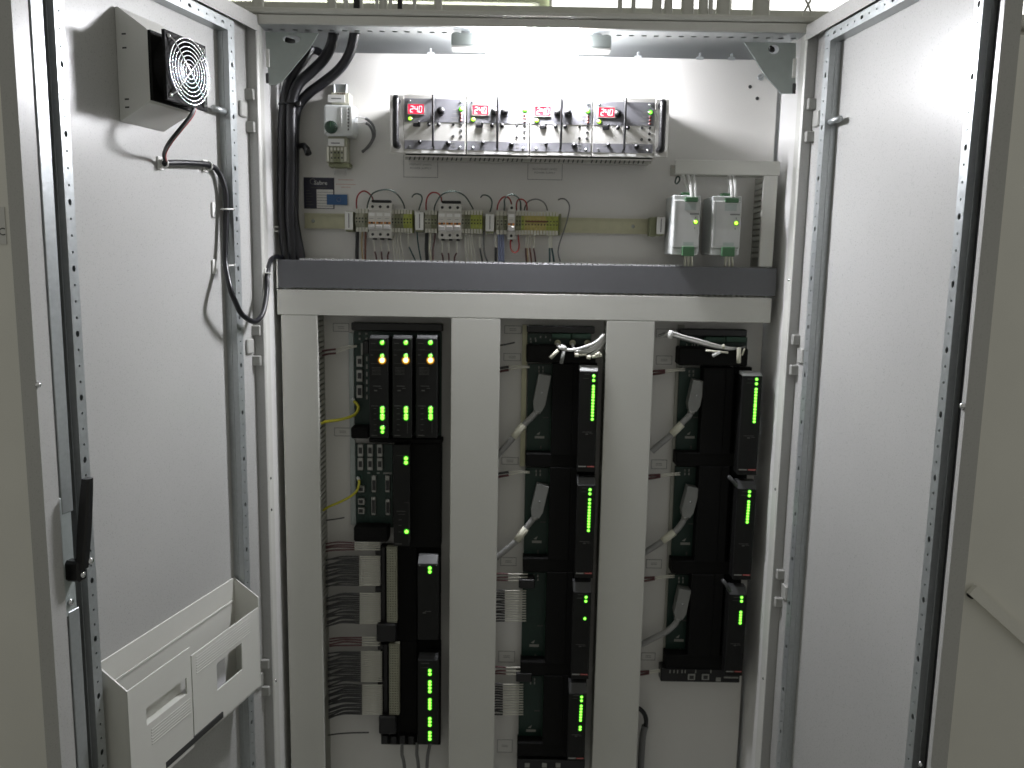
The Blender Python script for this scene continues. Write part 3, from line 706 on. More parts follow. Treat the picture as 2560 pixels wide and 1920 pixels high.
for k, (q, lab) in enumerate((((833, 808, 873, 829), 'small outlined label at the top of the left column'), ((836, 1069, 878, 1090), 'small outlined label beside the lower edge of the three processor modules'),
    ((1261, 814, 1304, 834), 'topmost small outlined label in the middle column'), ((1259, 883, 1302, 902), 'second small outlined label from the top of the middle column'), ((1254, 1143, 1296, 1161), 'small outlined label level with the second module of the middle column'),
    ((1251, 1393, 1291, 1414), 'small outlined label above the upper wire stack of the middle column'), ((1246, 1627, 1287, 1655), 'small outlined label above the lower wire stack of the middle column'), ((1243, 1848, 1281, 1880), 'lowest small outlined label of the middle column'),
    ((1640, 822, 1692, 843), 'topmost small outlined label of the right column'), ((1640, 889, 1680, 911), 'second small outlined label from the top of the right column'), ((1628, 1149, 1667, 1172), 'small outlined label by the second module of the right column'), ((1615, 1398, 1654, 1420), 'small outlined label by the third module of the right column'), ((1603, 1631, 1638, 1650), 'lowest small outlined label of the right column'))):
    name_label(*q, None, lab)
def data_plate():
    a, b = rect(760, 444, 836, 522, YP); t = thing('data_plate', 'navy and white data plate with the logo Sabre, above the rail', 'data plate', ((a[0]+b[0])/2, YP, b[1]))
    W_, H_ = b[0]-a[0], a[1]-b[1]; Y0 = YP-.0014
    part('plate', MB().box(a[0], b[0], Y0, YP-.0002, b[1], a[1]), 'navy', t)
    part('blank_field', MB().box(a[0]+W_*.42, b[0]-W_*.035, Y0-.0004, Y0-.0001, b[1]+H_*.02, b[1]+H_*.62), 'plate', t)
    ln = MB()
    for i in range(1, 7): z = b[1]+H_*.62*i/7; ln.box(a[0]+W_*.43, b[0]-W_*.04, Y0-.0007, Y0-.0005, z-.0005, z+.0005)
    part('field_line', ln, 'greyink', t)
    lg = MB(); lettering(lg, 'Sabre', a[0]+W_*.56, Y0-.0005, a[1]-H_*.165, width=W_*.42, height=H_*.13); part('lettering', lg, 'white', t)
    c = (a[0]+W_*.30, a[1]-H_*.13); part('emblem', MB().ring((c[0], Y0-.0003, c[1]), (0,1,0), W_*.085, .0006, 20, 4), 'print', t)
    pr = MB()
    pr.box(a[0]+W_*.23, b[0]-W_*.25, Y0-.0005, Y0-.0002, a[1]-H_*.325, a[1]-H_*.305)
    for i in range(7):
        z = b[1]+H_*(.62*(i+.5)/7); pr.box(a[0]+W_*.07, a[0]+W_*(.2+.05*((i*5) % 3)), Y0-.0005, Y0-.0002, z-.0008, z+.0008)
    part('print_line', pr, 'printd', t)
    t = thing('blue_tag', 'small blue tag overlapping the right edge of the data plate', 'tag', S(842, 512, YP-.003)); part('tag', MB().px(817, 486, 868, 512, YP-.004, YP-.0024), 'blue', t)
    a, b = rect(817, 486, 868, 512, YP-.004); part('emblem', MB().ring(((a[0]+b[0])/2+.004, YP-.0041, (a[1]+b[1])/2), (0,1,0), .0045, .0005, 16, 4), 'bluew', t)
    a, b = rect(840, 448, 889, 469, YP); t = thing('warning_print', 'three short lines of faded red print right of the data plate', 'label', ((a[0]+b[0])/2, YP, b[1]))
    mb = MB(); cx = (a[0]+b[0])/2; H_ = a[1]-b[1]
    for wd, f in ((.036, .95), (.046, .42), (.022, .08)): mb.box(cx-wd/2, cx+wd/2, YP-.0006, YP-.0002, b[1]+H_*f-.0012, b[1]+H_*f)
    part('print_line', mb, 'redp', t, None, 'stuff')
data_plate()

# ------------------------------------------------------------------ power supply rack
YR = .052                                    # front of the rack modules
LEDMESH = {}
def led(parent, p, r=.0042, kind='led', ax=(0,-1,0)):
    """a small lamp: lit dome on a wider disc that paints its glow halo, plain when off"""
    key = (kind, round(r, 4))
    if key not in LEDMESH:
        LEDMESH[key] = (mesh_of('led', MB().dome((0,0,0), (0,-1,0), r, r*.7, 10, 3), {'led':'led','ledy':'ledy','amber':'amber','off':'ledoff'}[kind], Vector()),
                        mesh_of('halo_disc', MB().cyl((0,0,0), (0,.0006,0), r*1.55, 12), {'led':'ledh','ledy':'ledyh','amber':'amberh','off':'marn'}[kind], Vector()))
    a, b = LEDMESH[key]
    piece('led', a, parent, p+Vector((0,-.0012,0))); piece('halo_disc', b, parent, p+Vector((0,-.0009,0)))
def rack():
    a, b = rect(975, 243, 1671, 389, YR); z0, z1 = b[1], a[1]
    t = thing('power_supply_rack', 'wide aluminium rack holding the four power supply modules', 'rack', ((a[0]+b[0])/2, YR, z0-.012))
    xl, xr = S(1010, 320, YR).x, S(1637, 320, YR).x
    part('rack_shell', MB().box(xl, xr, YR+.004, YP-.004, z0-.006, z0-.003).box(xl, xr, YR+.004, YP-.004, z1+.001, z1+.0035).box(xl, xl+.002, YR+.004, YP-.004, z0-.003, z1+.001).box(xr-.002, xr, YR+.004, YP-.004, z0-.003, z1+.001), 'rack', t)
    vb = MB(); vb.box(xl+.002, xr-.004, YR+.006, YR+.010, z0-.012, z0-.0062)
    part('vent_skirt', vb, 'rackv', t)
    nsl = 52; sm = mesh_of('vent_slot', MB().prism([(-.0022,-.0045),(.0008,-.0045),(.0032,.0035),(.0002,.0035)], 0, .0008, 'y'), 'ink', Vector())
    for i in range(nsl):
        if i % 13 == 12: continue
        piece('vent_slot', sm, t, Vector((xl+.012+(xr-xl-.024)*i/(nsl-1), YR+.0052, z0-.0085)))
    for x0, x1, lab in ((a[0], xl-.0005, 'l'), (xr+.0005, b[0], 'r')):
        part('rack_ear', MB().box(x0, x1, YR, YR+.003, z0+.001, z1, .0008), 'rack', t)
        xc = (x0+x1)/2+(.002 if lab == 'l' else -.004)
        h = MB(); h.tube([(xc, YR, z1-.014), (xc, YR-.026, z1-.014), (xc, YR-.032, z1-.020), (xc, YR-.032, z0+.022), (xc, YR-.026, z0+.016), (xc, YR, z0+.016)], .0072, 12, True, 4)
        part('ear_handle', h, 'black', t)
    return z0, z1
RZ0, RZ1 = rack()
def supply(x0, x1, lab, dx, knobs, caps):
    A, B = S(x0, 320, YR), S(x1, 320, YR); xa, xb = A.x, B.x; W_ = xb-xa; H_ = RZ1-RZ0; Y0 = YR
    t = thing('power_supply_module', lab, 'power supply', ((xa+xb)/2, YR, RZ0), 'power supply modules in the rack')
    fx = lambda f: xa+W_*f
    fz = lambda f: RZ1-H_*f           # f from the top edge
    part('front_panel', MB().box(xa, xb, Y0, Y0+.003, RZ0, RZ1, .0006), 'rack', t)
    part('module_body', MB().box(xa+.003, xb-.003, Y0+.003, YP-.010, RZ0+.002, RZ1-.002), 'rackv', t)
    part('upper_band', MB().box(xa+.001, xb-.002, Y0-.0008, Y0-.0001, fz(.455), fz(.055)), 'rackd', t)
    part('lower_band', MB().box(xa+.001, xb-.002, Y0-.0008, Y0-.0001, fz(.925), fz(.770)), 'rackd', t)
    part('name_strip', MB().box(fx(.28), fx(.72), Y0-.0009, Y0-.0001, fz(.985), fz(.945)), 'white', t)
    b = MB(); f = .0012; dl, dr_, dt, db = fx(.065+dx), fx(.325+dx), fz(.155), fz(.32)
    b.box(dl-f, dr_+f, Y0-.003, Y0-.0009, dt, dt+f); b.box(dl-f, dr_+f, Y0-.003, Y0-.0009, db-f, db); b.box(dl-f, dl, Y0-.003, Y0-.0009, db, dt); b.box(dr_, dr_+f, Y0-.003, Y0-.0009, db, dt)
    part('display_bezel', b, 'rackv', t)
    d = part('display', MB().box(dl, dr_, Y0-.0016, Y0-.0009, db, dt), 'disp', t)
    # seven segment digits 24.0
    dg = MB(); dw = (dr_-dl)*.165; dh = (dt-db)*.62; zc = (dt+db)/2; th = dw*.24
    SEG = {'2':'abged','4':'fgbc','0':'abcdef'}
    for k, ch in enumerate('240'):
        cx = dl+(dr_-dl)*(.24+.27*k); sl = dw*.18
        pos = {'a':(0,.5,1),'g':(0,0,1),'d':(0,-.5,1),'f':(-.5,.25,0),'b':(.5,.25,0),'e':(-.5,-.25,0),'c':(.5,-.25,0)}
        for s_ in SEG[ch]:
            px_, pz_, hor = pos[s_]; X = cx+px_*dw+sl*pz_; Zc = zc+pz_*dh
            if hor: dg.box(X-dw*.5, X+dw*.5, Y0-.0022, Y0-.0017, Zc-th/2, Zc+th/2)
            else: dg.box(X-th/2, X+th/2, Y0-.0022, Y0-.0017, Zc-dh*.23, Zc+dh*.23)
        if k == 1: dg.box(cx+dw*.68, cx+dw*.68+th, Y0-.0022, Y0-.0017, zc-dh*.55, zc-dh*.55+th)
    part('digit', dg, 'digit', d)
    led(t, Vector((fx(.10), Y0-.001, fz(.40))), .0036, 'ledy')
    if 'g' in caps: led(t, Vector((fx(.925), Y0-.001, fz(.225))), .0036, 'led')
    else: led(t, Vector((fx(.925), Y0-.001, fz(.235))), .0036, 'led')
    for k in range(3): led(t, Vector((fx(.925), Y0-.001, fz(.31+.055*k))), .0020, 'off')
    pr = MB()
    for k, wd in enumerate((.07, .07, .11, .09)): pr.box(fx(.87-wd), fx(.87), Y0-.0011, Y0-.0009, fz(.235+.07*k)-.0007, fz(.235+.07*k)+.0007)
    for fx0, fz0 in ((.16,.80),(.77,.80),(.77,.86)): pr.box(fx(fx0), fx(fx0+.07), Y0-.0011, Y0-.0009, fz(fz0)-.0006, fz(fz0)+.0006)
    part('print_line', pr, 'print', t)
    # pull bar, knob, switch, sockets, screws
    xh = fx(.49+dx*.3); part('pull_bar', MB().tube([(xh, Y0, fz(.035)), (xh, Y0-.022, fz(.045)), (xh, Y0-.026, fz(.10)), (xh, Y0-.026, fz(.82)), (xh, Y0-.022, fz(.885)), (xh, Y0, fz(.90))], .0026, 10, True, 4), 'black', t)
    for kx in knobs:
        kn = part('knob', MB().cyl((fx(kx), Y0-.0008, fz(.27)), (fx(kx), Y0-.014, fz(.27)), .0088, 16, .0076), 'black', t)
        part('knob_cap', MB().cyl((fx(kx), Y0-.014, fz(.27)), (fx(kx), Y0-.0146, fz(.27)), .0048, 14), 'blackm', kn)
    part('switch', MB().box(fx(.15), fx(.265), Y0-.004, Y0, fz(.535), fz(.475), .0006), 'black', t)
    part('toggle', MB().tube([(fx(.245), Y0-.003, fz(.50)), (fx(.25), Y0-.013, fz(.46))], [.0016,.0024], 8), 'black', t)
    for q in ((.405,.50),(.565,.50)): part('socket', MB().cyl((fx(q[0]), Y0, fz(q[1])), (fx(q[0]), Y0-.009, fz(q[1])), .0042, 10), 'black', t)
    for q in ((.80,.49),(.925,.49),(.925,.59),(.80,.69),(.925,.69)): part('jack', MB().ring((fx(q[0]), Y0-.0004, fz(q[1])), (0,1,0), .0024, .0009, 12, 6).dome((fx(q[0]), Y0-.0001, fz(q[1])), (0,-1,0), .002, .0004, 8, 1), 'ink', t)
    for q, r in (((.26,.80), .004), ((.72,.82), .0058)): part('knob', MB().cyl((fx(q[0]), Y0-.0008, fz(q[1])), (fx(q[0]), Y0-.011, fz(q[1])), r, 12, r*.85), 'black', t)
    for q in ((.10,.88),(.905,.88),(.09,.10),(.92,.10)): part('screw', MB().dome((fx(q[0]), Y0-.0008, fz(q[1])), (0,-1,0), .0030, .0028, 10, 2), 'chrome', t)
for x0, x1, lab, dx, kn, c in ((1010, 1164, 'first power supply module from the left, next to the left rack handle', 0, (.60,), 'g'), (1167, 1323, 'second power supply module from the left, directly under the lamp', .02, (.44,.60), 'g'),
                               (1326, 1480, 'third power supply module from the left in the rack', 0, (.44,.60), 'g'), (1482, 1636, 'rightmost power supply module, next to the right rack handle', .02, (.40,), 'g')):
    supply(x0, x1, lab, dx, kn, c)

# ------------------------------------------------------------------ rail row: terminals, breakers, jumpers
YT = .146
def rail():
    a, b = S(762, 553, YT), S(1668, 566, YT); z = (S(762,553,YT).z+S(1640,566,YT).z)/2
    t = thing('mounting_rail', 'long yellowish mounting rail carrying the breakers and terminals', 'rail', ((a.x+b.x)/2, YT, z-.0175))
    part('rail_profile', MB().box(a.x, b.x, .1455, .1485, z-.0135, z+.0135).box(a.x, b.x, .1415, .1425, z-.0175, z-.0135).box(a.x, b.x, .1415, .1425, z+.0135, z+.0175).box(a.x, b.x, .1425, .1484, z-.0145, z-.0136).box(a.x, b.x, .1425, .1484, z+.0136, z+.0145), 'rail', t)
    for px_ in (783, 1583): p = S(px_, 556, YT); part('rail_screw', MB().dome((p.x, .1455, z), (0,-1,0), .0042, .003, 10, 2), 'zinc', t)
    return z
ZR = rail()
def rz(px, py, Y): return S(px, py, Y)
TBM = {}
ORD = ['first','second','third','fourth','fifth','sixth','seventh','eighth','ninth','tenth','eleventh','twelfth','thirteenth','fourteenth','fifteenth','sixteenth']
def terminal(xa, xb, z0, z1, m, lab, grp):
    w_, h_ = xb-xa, z1-z0; key = (round(w_,5), round(h_,5), m)
    if key not in TBM:
        g = w_*.06; b = MB()
        b.prism([(.1405, h_*.02),(.118, h_*.02),(.112, h_*.16),(.104, h_*.30),(.100, h_*.36),(.100, h_*.64),(.104, h_*.70),(.112, h_*.84),(.118, h_*.98),(.1405, h_*.98)], g, w_-g, 'x')
        mk = MB().box(w_*.12, w_*.88, .1080, .1155, h_*.80, h_*.985); mk2 = MB().box(w_*.12, w_*.88, .1080, .1155, h_*.015, h_*.20)
        sc_ = MB().box(w_*.3, w_*.7, .0990, .1002, h_*.40, h_*.46); sc2 = MB().box(w_*.3, w_*.7, .0990, .1002, h_*.54, h_*.60)
        TBM[key] = (mesh_of('body', b, m, Vector()), mesh_of('marker', mk, 'sleeve', Vector()), mesh_of('screw_hole', sc_, 'ink', Vector()), mesh_of('marker', mk2, 'sleeve', Vector()), mesh_of('screw_hole', sc2, 'ink', Vector()))
    t = thing('terminal_block', lab, 'terminal', (xa, 0, z0), grp); p = Vector((xa, 0, z0))
    for n_, me in zip(('body','marker','screw_hole','marker','screw_hole'), TBM[key]): piece(n_, me, t, p)
def row(x0, x1, y0, y1, mats, names, where):
    a, b = rect(x0, y0, x1, y1, .108); n = len(mats); w_ = (b[0]-a[0])/n
    for i, m in enumerate(mats):
        k = mats[:i].count(m); lab = f'{names[m]} {where}' if mats.count(m) == 1 else f'{ORD[k]} {names[m]} from the left, {where}'
        terminal(a[0]+i*w_, a[0]+(i+1)*w_, b[1], a[1], m, lab, f'{names[m]}s {where}')
TN = {'tb':'narrow grey terminal block','tbo':'narrow olive terminal block','tby':'yellow green earth terminal block','tbm':'narrow yellow terminal block'}
row(889, 920, 521, 580, ['tb','tb','tb','tbo'], TN, 'left of the first three-pole breaker')
row(979, 1031, 523, 582, ['tb','tbo','tbo','tbo','tby','tby','tby'], TN, 'right of the first three-pole breaker')
row(1062, 1093, 525, 583, ['tb','tb','tbo','tbo'], TN, 'left of the second three-pole breaker')
row(1154, 1206, 525, 584, ['tb','tbo','tbo','tby','tby','tby','tby'], TN, 'right of the second three-pole breaker')
row(1240, 1268, 527, 587, ['tb','tb','tbo'], TN, 'left of the single-pole breaker')
row(1289, 1303, 527, 588, ['tbo','tbo'], TN, 'right of the single-pole breaker')
row(1303, 1396, 528, 588, ['tby','tbm','tbm','tbm','tbm','tbm','tbm','tbm','tby','tby','tby','tby'], TN, 'in the wide terminal row')
def jumper_bar():
    a, b = rect(1316, 552, 1368, 556, .0985); solo('jumper_bar', MB().box(a[0], b[0], .0968, .0988, b[1], a[1]), 'brown', 'brown bridging bar across the yellow terminals', 'jumper bar')
jumper_bar()
def clampl(x0, y0, x1, y1, lab, cx0=None):
    a, b = rect(x0, y0, x1, y1, .100); t = thing('end_clamp', lab, 'end clamp', ((a[0]+b[0])/2, .12, b[1]), 'white labelled end clamps on the rail')
    part('clamp_body', MB().box(a[0]+.001, b[0]-.001, .104, .1410, b[1]-.004, a[1]+.001, .001), 'tbo', t)
    part('label_plate', MB().box(a[0], b[0], .100, .1038, b[1], a[1], .0006), 'white', t)
    pr = MB(); x = (a[0]+b[0])/2
    pr.box(x-.0008, x+.0012, .0994, .0999, b[1]+.004, a[1]-.004); part('print_line', pr, 'greyink', t)
clampl(862, 529, 882, 574, 'white labelled end clamp at the left start of the terminals'); clampl(1038, 530, 1059, 575, 'white labelled end clamp between the first and second breaker groups')
clampl(1214, 535, 1235, 578, 'white labelled end clamp between the second and third breaker groups'); clampl(1642, 542, 1663, 585, 'white labelled end clamp at the right end of the rail')
for q, lab in (((1624, 543, 1641, 591), 'olive end clamp on the rail beside the grey power supplies'), ((1397, 534, 1403, 588), 'olive end clamp closing the wide terminal row')):
    a, b = rect(*q, .112); solo('end_clamp', MB().box(a[0], b[0], .112, .1410, b[1], a[1], .0015), 'tbo', lab, 'end clamp')
YB = .088
def breaker(x0, x1, y0, y1, lab, grp):
    a, b = rect(x0, y0, x1, y1, YB); xa, xb, z0, z1 = a[0]+.0002, b[0]-.0002, b[1], a[1]; H_ = z1-z0; W_ = xb-xa
    t = thing('circuit_breaker', lab, 'breaker', ((xa+xb)/2, .12, z0), grp)
    part('housing', MB().prism([(.1410, z0),(YB+.010, z0),(YB+.010, z0+H_*.20),(YB, z0+H_*.25),(YB, z0+H_*.72),(YB+.010, z0+H_*.80),(YB+.010, z1),(.1410, z1)], xa, xb, 'x'), 'mcb', t)
    part('lever', MB().prism([(YB, z0+H_*.24),(YB-.010, z0+H_*.26),(YB-.012, z0+H_*.34),(YB, z0+H_*.38)], xa+W_*.12, xb-W_*.12, 'x'), 'mcbl', t)
    part('orange_mark', MB().box(xa+W_*.06, xb-W_*.06, YB-.0012, YB-.0001, z0+H_*.40, z0+H_*.455), 'orange', t)
    part('lever_slot', MB().box(xa+W_*.36, xb-W_*.36, YB-.002, YB-.0013, z0+H_*.405, z0+H_*.45), 'ink', t)
    part('label_plate', MB().box(xa+W_*.12, xb-W_*.12, YB-.0008, YB-.0001, z0+H_*.625, z0+H_*.715), 'white', t)
    pr = MB(); pr.box(xa+W_*.2, xb-W_*.3, YB-.0005, YB-.0001, z0+H_*.545, z0+H_*.555); part('print_line', pr, 'greyink', t)
    for f in (.10, .90): part('terminal_screw', MB().ring(((xa+xb)/2, YB+.0098, z0+H_*f), (0,1,0), .0026, .0008, 12, 5).dome(((xa+xb)/2, YB+.0099, z0+H_*f), (0,-1,0), .0024, .0006, 10, 1), 'ink', t)
    part('clip_foot', MB().box(xa+W_*.3, xb-W_*.3, .115, .135, z0-.004, z0-.0002), 'ink', t)
for g, x0, y0, y1 in (('first', 920, 507, 594), ('second', 1095, 509, 596)):
    for k, n_ in enumerate(('left', 'middle', 'right')): breaker(x0+k*19.3, x0+(k+1)*19.3, y0+k*.3, y1+k*.3, f'{n_} pole of the {g} three-pole breaker group', 'three-pole breaker groups')
    a, b = rect(x0+9, y0-7, x0+57, y0-1, .10)
    solo('comb_bar', MB().box(a[0], b[0], .098, .116, b[1], a[1], .001), 'black', f'black comb bar on top of the {g} three-pole breaker group', 'comb bar')
breaker(1269, 1288, 510, 598, 'single-pole breaker standing alone in the third terminal group', 'three-pole breaker groups')

zw1 = lambda pts: [S(860+p[0]/7.373, 460+p[1]/7.373, p[2]) for p in pts]
zw2 = lambda pts: [S(1160+p[0]/7.373, 460+p[1]/7.373, p[2]) for p in pts]
def wire(pts, r, m, lab, grp=None, white=0):
    """insulated wire; white: how many leading points are a pale ferrule sleeve"""
    if white:
        t = thing('wire', lab, 'wire', pts[-1], grp)
        part('ferrule_sleeve', MB().tube(pts[:white+1], r*.85, 6, True, 5), 'sleeve', t); part('jacket', MB().tube(pts[white:], r, 8, True, 5), m, t)
    else: solo('wire', MB().tube(pts, r, 8, True, 6), m, lab, 'wire', grp)
def arc(P, d0, d1): return [(p[0], p[1], d0+(d1-d0)*math.sin(math.pi*i/(len(P)-1))) for i, p in enumerate(P)]
J = 'jumper wires above the rail'; r0 = .0017
wire(zw1(arc([(232,450),(228,340),(250,220),(310,150),(380,130),(450,165),(510,230),(535,290)], .118, .075)), r0, 'red', 'red jumper wire arching from the first terminals to the first breaker group', J)
wire(zw1(arc([(425,440),(440,360),(480,250),(530,175),(620,130),(740,105),(860,115),(970,180),(1050,280),(1100,380),(1115,445)], .118, .06)), r0, 'grn', 'dark jumper wire arching over the first breaker group', J)
wire(zw1(arc([(1380,480),(1410,380),(1440,280),(1420,210),(1350,180),(1290,195),(1255,240)], .12, .08)), r0, 'grn', 'hooked grey wire above the end clamp between first and second group', J)
wire(zw1(arc([(1515,480),(1512,360),(1540,240),(1600,170),(1670,155),(1740,180),(1790,250),(1800,320)], .118, .075)), r0, 'red', 'red jumper wire arching to the second breaker group', J)
wire(zw1(arc([(1655,520),(1670,420),(1710,320),(1770,230),(1860,165),(1990,135),(2100,150),(2212,210),(2290,300),(2380,460)], .118, .06)), r0, 'grn', 'dark jumper wire arching over the second breaker group', J)
wire(zw2(arc([(480,510),(510,410),(515,320),(480,250),(420,210),(350,205),(310,245)], .12, .08)), r0, 'grn', 'hooked grey wire above the end clamp between second and third group', J)
wire(zw2(arc([(610,475),(630,370),(680,280),(750,235),(820,255),(860,310),(875,375)], .118, .085)), r0, 'red', 'red jumper wire arching onto the single-pole breaker', J)
wire(zw2(arc([(740,480),(750,380),(745,300),(790,230),(890,195),(990,245),(1040,340),(1045,480)], .118, .065)), r0, 'grn', 'dark jumper wire looping behind the single-pole breaker', J)
wire(zw2(arc([(970,480),(965,390),(985,310),(1030,280),(1090,290),(1140,335),(1160,400),(1160,480)], .118, .08)), r0, 'red', 'short red jumper wire right of the single-pole breaker', J)
wire(zw2(arc([(1110,480),(1140,390),(1190,320),(1260,290),(1330,280),(1410,300),(1480,350),(1520,420),(1535,480)], .118, .08)), r0, 'gryw', 'grey jumper wire in a wide half circle over the yellow terminals', J)
wire(zw2([(1740,290,.13),(1790,270,.12),(1860,280,.112),(1920,340,.108),(1945,430,.108),(1925,560,.108),(1880,740,.110),(1810,950,.112),(1760,1100,.115),(1735,1230,.118),(1745,1330,.118),(1775,1430,.12)]), r0, 'gryw', 'long free grey wire curving down right of the wide terminal row')
wire(zw2([(860,1035,.11),(855,1120,.10),(870,1210,.097),(935,1265,.096),(995,1225,.097),(1015,1130,.10),(1005,1020,.11),(1000,930,.115)]), r0, 'red', 'red wire loop hanging under the single-pole breaker')
Lg = 'wires dropping from the terminals into the dark duct'
def drop(z, P, r, m, lab, white=0, d=.118): wire(z([(p[0], p[1], d) for p in P]), r, m, lab, Lg, white)
drop(zw1, [(245,870),(243,1120),(240,1260),(240,1430)], .0042, 'black', 'thick black wire at the left start of the terminals')
drop(zw1, [(340,880),(325,1100),(335,1260),(350,1430)], .0022, 'tan', 'tan wire beside the thick black wire at left')
drop(zw1, [(400,880),(395,1100),(392,1260),(395,1430)], .0024, 'brown', 'orange brown wire left of the first breaker group')
for k, (xa, xb) in enumerate(((555,600),(680,705),(815,812))): drop(zw1, [(xa-5,1020),(xa,1130),(xa+12,1245),(xb-8,1330),(xb,1430)], .0019, 'marn', f'{("left","middle","right")[k]} maroon wire under the first breaker group', 2)
for k, xa in enumerate((900,940,990,1040)): drop(zw1, [(xa,880),(xa-5,1050),(xa+10+8*k,1250),(xa+20+14*k,1430)], .0013, 'sleeve', f'{("first","second","third","fourth")[k]} thin pale wire right of the first breaker group')
drop(zw1, [(1190,900),(1180,1030),(1200,1160),(1250,1270),(1325,1430)], .0018, 'teal', 'dark wire running diagonally below the earth terminals', 2)
drop(zw1, [(1345,880),(1360,1050),(1385,1220),(1425,1430)], .0016, 'teal', 'thin dark wire below the second end clamp')
drop(zw1, [(1530,880),(1520,1100),(1520,1230),(1535,1430)], .0042, 'black', 'thick black wire left of the second breaker group')
drop(zw1, [(1600,880),(1585,1050),(1580,1200),(1610,1430)], .0026, 'cream', 'cream wire beside the second thick black wire')
drop(zw1, [(1680,900),(1665,1050),(1640,1200),(1640,1430)], .0018, 'marn', 'reddish wire left of the second breaker group')
for k, (xa, xb) in enumerate(((1800,1825),(1925,1935),(2075,2040))): drop(zw1, [(xa,1040),(xa+5,1150),(xa+2,1270),(xb-2,1350),(xb,1440)], .0019, 'marn', f'{("left","middle","right")[k]} maroon wire under the second breaker group', 2)
for k, xa in enumerate((10, 55, 95, 140)): drop(zw2, [(xa,900),(xa+8,1050),(xa+22+8*k,1250),(xa+30+14*k,1440)], .0013, 'sleeve', f'{("first","second","third","fourth")[k]} thin pale wire right of the second breaker group')
drop(zw2, [(285,960),(285,1080),(292,1180),(315,1300),(340,1430)], .0022, 'field', 'dark wire with a pale sleeve left of the third end clamp', 2)
drop(zw2, [(360,860),(362,1000),(360,1150),(385,1300),(435,1440)], .0022, 'gryw', 'dark grey wire passing behind the third end clamp')
drop(zw2, [(585,930),(585,1070),(588,1170),(585,1300),(585,1440)], .0030, 'black', 'black wire under the third terminal group', 2)
for k, xa in enumerate((640, 680, 720)): drop(zw2, [(xa,930),(xa+2,1080),(xa+4,1250),(xa+10,1440)], .0025, 'bluew', f'{("left","middle","right")[k]} pale blue wire under the third terminal group')
for k, (xa, xb, m) in enumerate(((1135,1155,'marn'),(1165,1185,'tan'),(1210,1245,'brown'),(1280,1320,'marn'))): drop(zw2, [(xa+20,950),(xa+10,1070),(xa,1180),(xb-15,1310),(xb,1440)], .0019, m, f'{("first","second","third","fourth")[k]} coloured wire under the yellow terminals', 2)
for k, (xa, xb) in enumerate(((1580,1580),(1620,1660))): drop(zw2, [(xa,950),(xa-5,1070),(xa-2,1180),((xa+xb)/2,1310),(xb,1440)], .0022, 'teal', f'{("straight","slanting")[k]} teal wire under the right earth terminals', 2)

# ------------------------------------------------------------------ two grey power supplies at right
def grey_supply(x0, x1, xs, y0, y1, yb, xl, xr, ledp, n_):
    Yf = .045; a, b = rect(x0, y0, x1, y1, Yf); xa, xb, z1, z0 = a[0], b[0], a[1], b[1]
    t = thing('grey_power_supply', f'{n_} of two grey slim power supplies with green plugs at the right of the plate', 'power supply', ((xa+xb)/2, .1, z0-.012), 'slim grey power supplies')
    H_ = z1-z0; W_ = xb-xa; zb = z0-.014
    part('housing', MB().box(xa-.001, xb, Yf+.006, .1410, zb, z1+.011, .002), 'psus', t)
    part('front_cover', MB().box(xa, xb-.001, Yf, Yf+.0058, z0, z1, .0018), 'psu', t)
    part('lower_step', MB().box(xa-.0005, xb-.004, Yf+.002, Yf+.012, zb-.001, z0-.001, .001), 'psus', t)
    gx0, gx1 = xa+W_*.40, xa+W_*.86
    part('plug', MB().box(gx0, gx1, Yf-.004, Yf+.010, z1-.004, z1+.006, .001), 'greenc', t, 'upper green plug'); part('plug', MB().box(gx0-W_*.08, gx1-W_*.2, Yf+.012, Yf+.032, z1+.0112, z1+.018, .001), 'greenc', t, 'rear upper green plug')
    part('plug', MB().box(gx0-W_*.04, gx1-W_*.05, Yf-.006, Yf+.0018, zb-.004, z0+.003, .001), 'greenc', t, 'lower green plug')
    part('print_field', MB().box(gx0, gx1-W_*.05, Yf-.0006, Yf-.0001, z1-.022, z1-.007).box(gx0, gx1-W_*.08, Yf-.0006, Yf-.0001, z0+.006, z0+.013), 'gusset', t)
    pr = MB(); pr.box(xa+W_*.60, xb-W_*.06, Yf-.0006, Yf-.0001, z1-H_*.30, z1-H_*.27); pr.box(xa+W_*.80, xa+W_*.83, Yf-.0006, Yf-.0001, z1-H_*.38, z1-H_*.345); pr.box(xa+W_*.78, xa+W_*.81, Yf-.0006, Yf-.0001, z1-H_*.60, z1-H_*.565)
    part('print_line', pr, 'greyink', t)
    part('side_groove', MB().box(xa+W_*.09, xa+W_*.105, Yf-.0004, Yf-.0001, z0+H_*.05, z1-H_*.03), 'gusset', t)
    p = S(*ledp, Yf); led(t, Vector((p.x, Yf-.0005, p.z)), .0040, 'ledy')
    return xa, xb, z0, z1
grey_supply(1683, 1751, 0, 500, 620, 638, 1669, 1743, (1739, 555), 'left'); grey_supply(1781, 1853, 0, 502, 621, 639, 1776, 1843, (1840, 558), 'right')
zq = lambda pts: [S(1640+p[0]/5.925, 400+p[1]/5.925, p[2]) for p in pts]
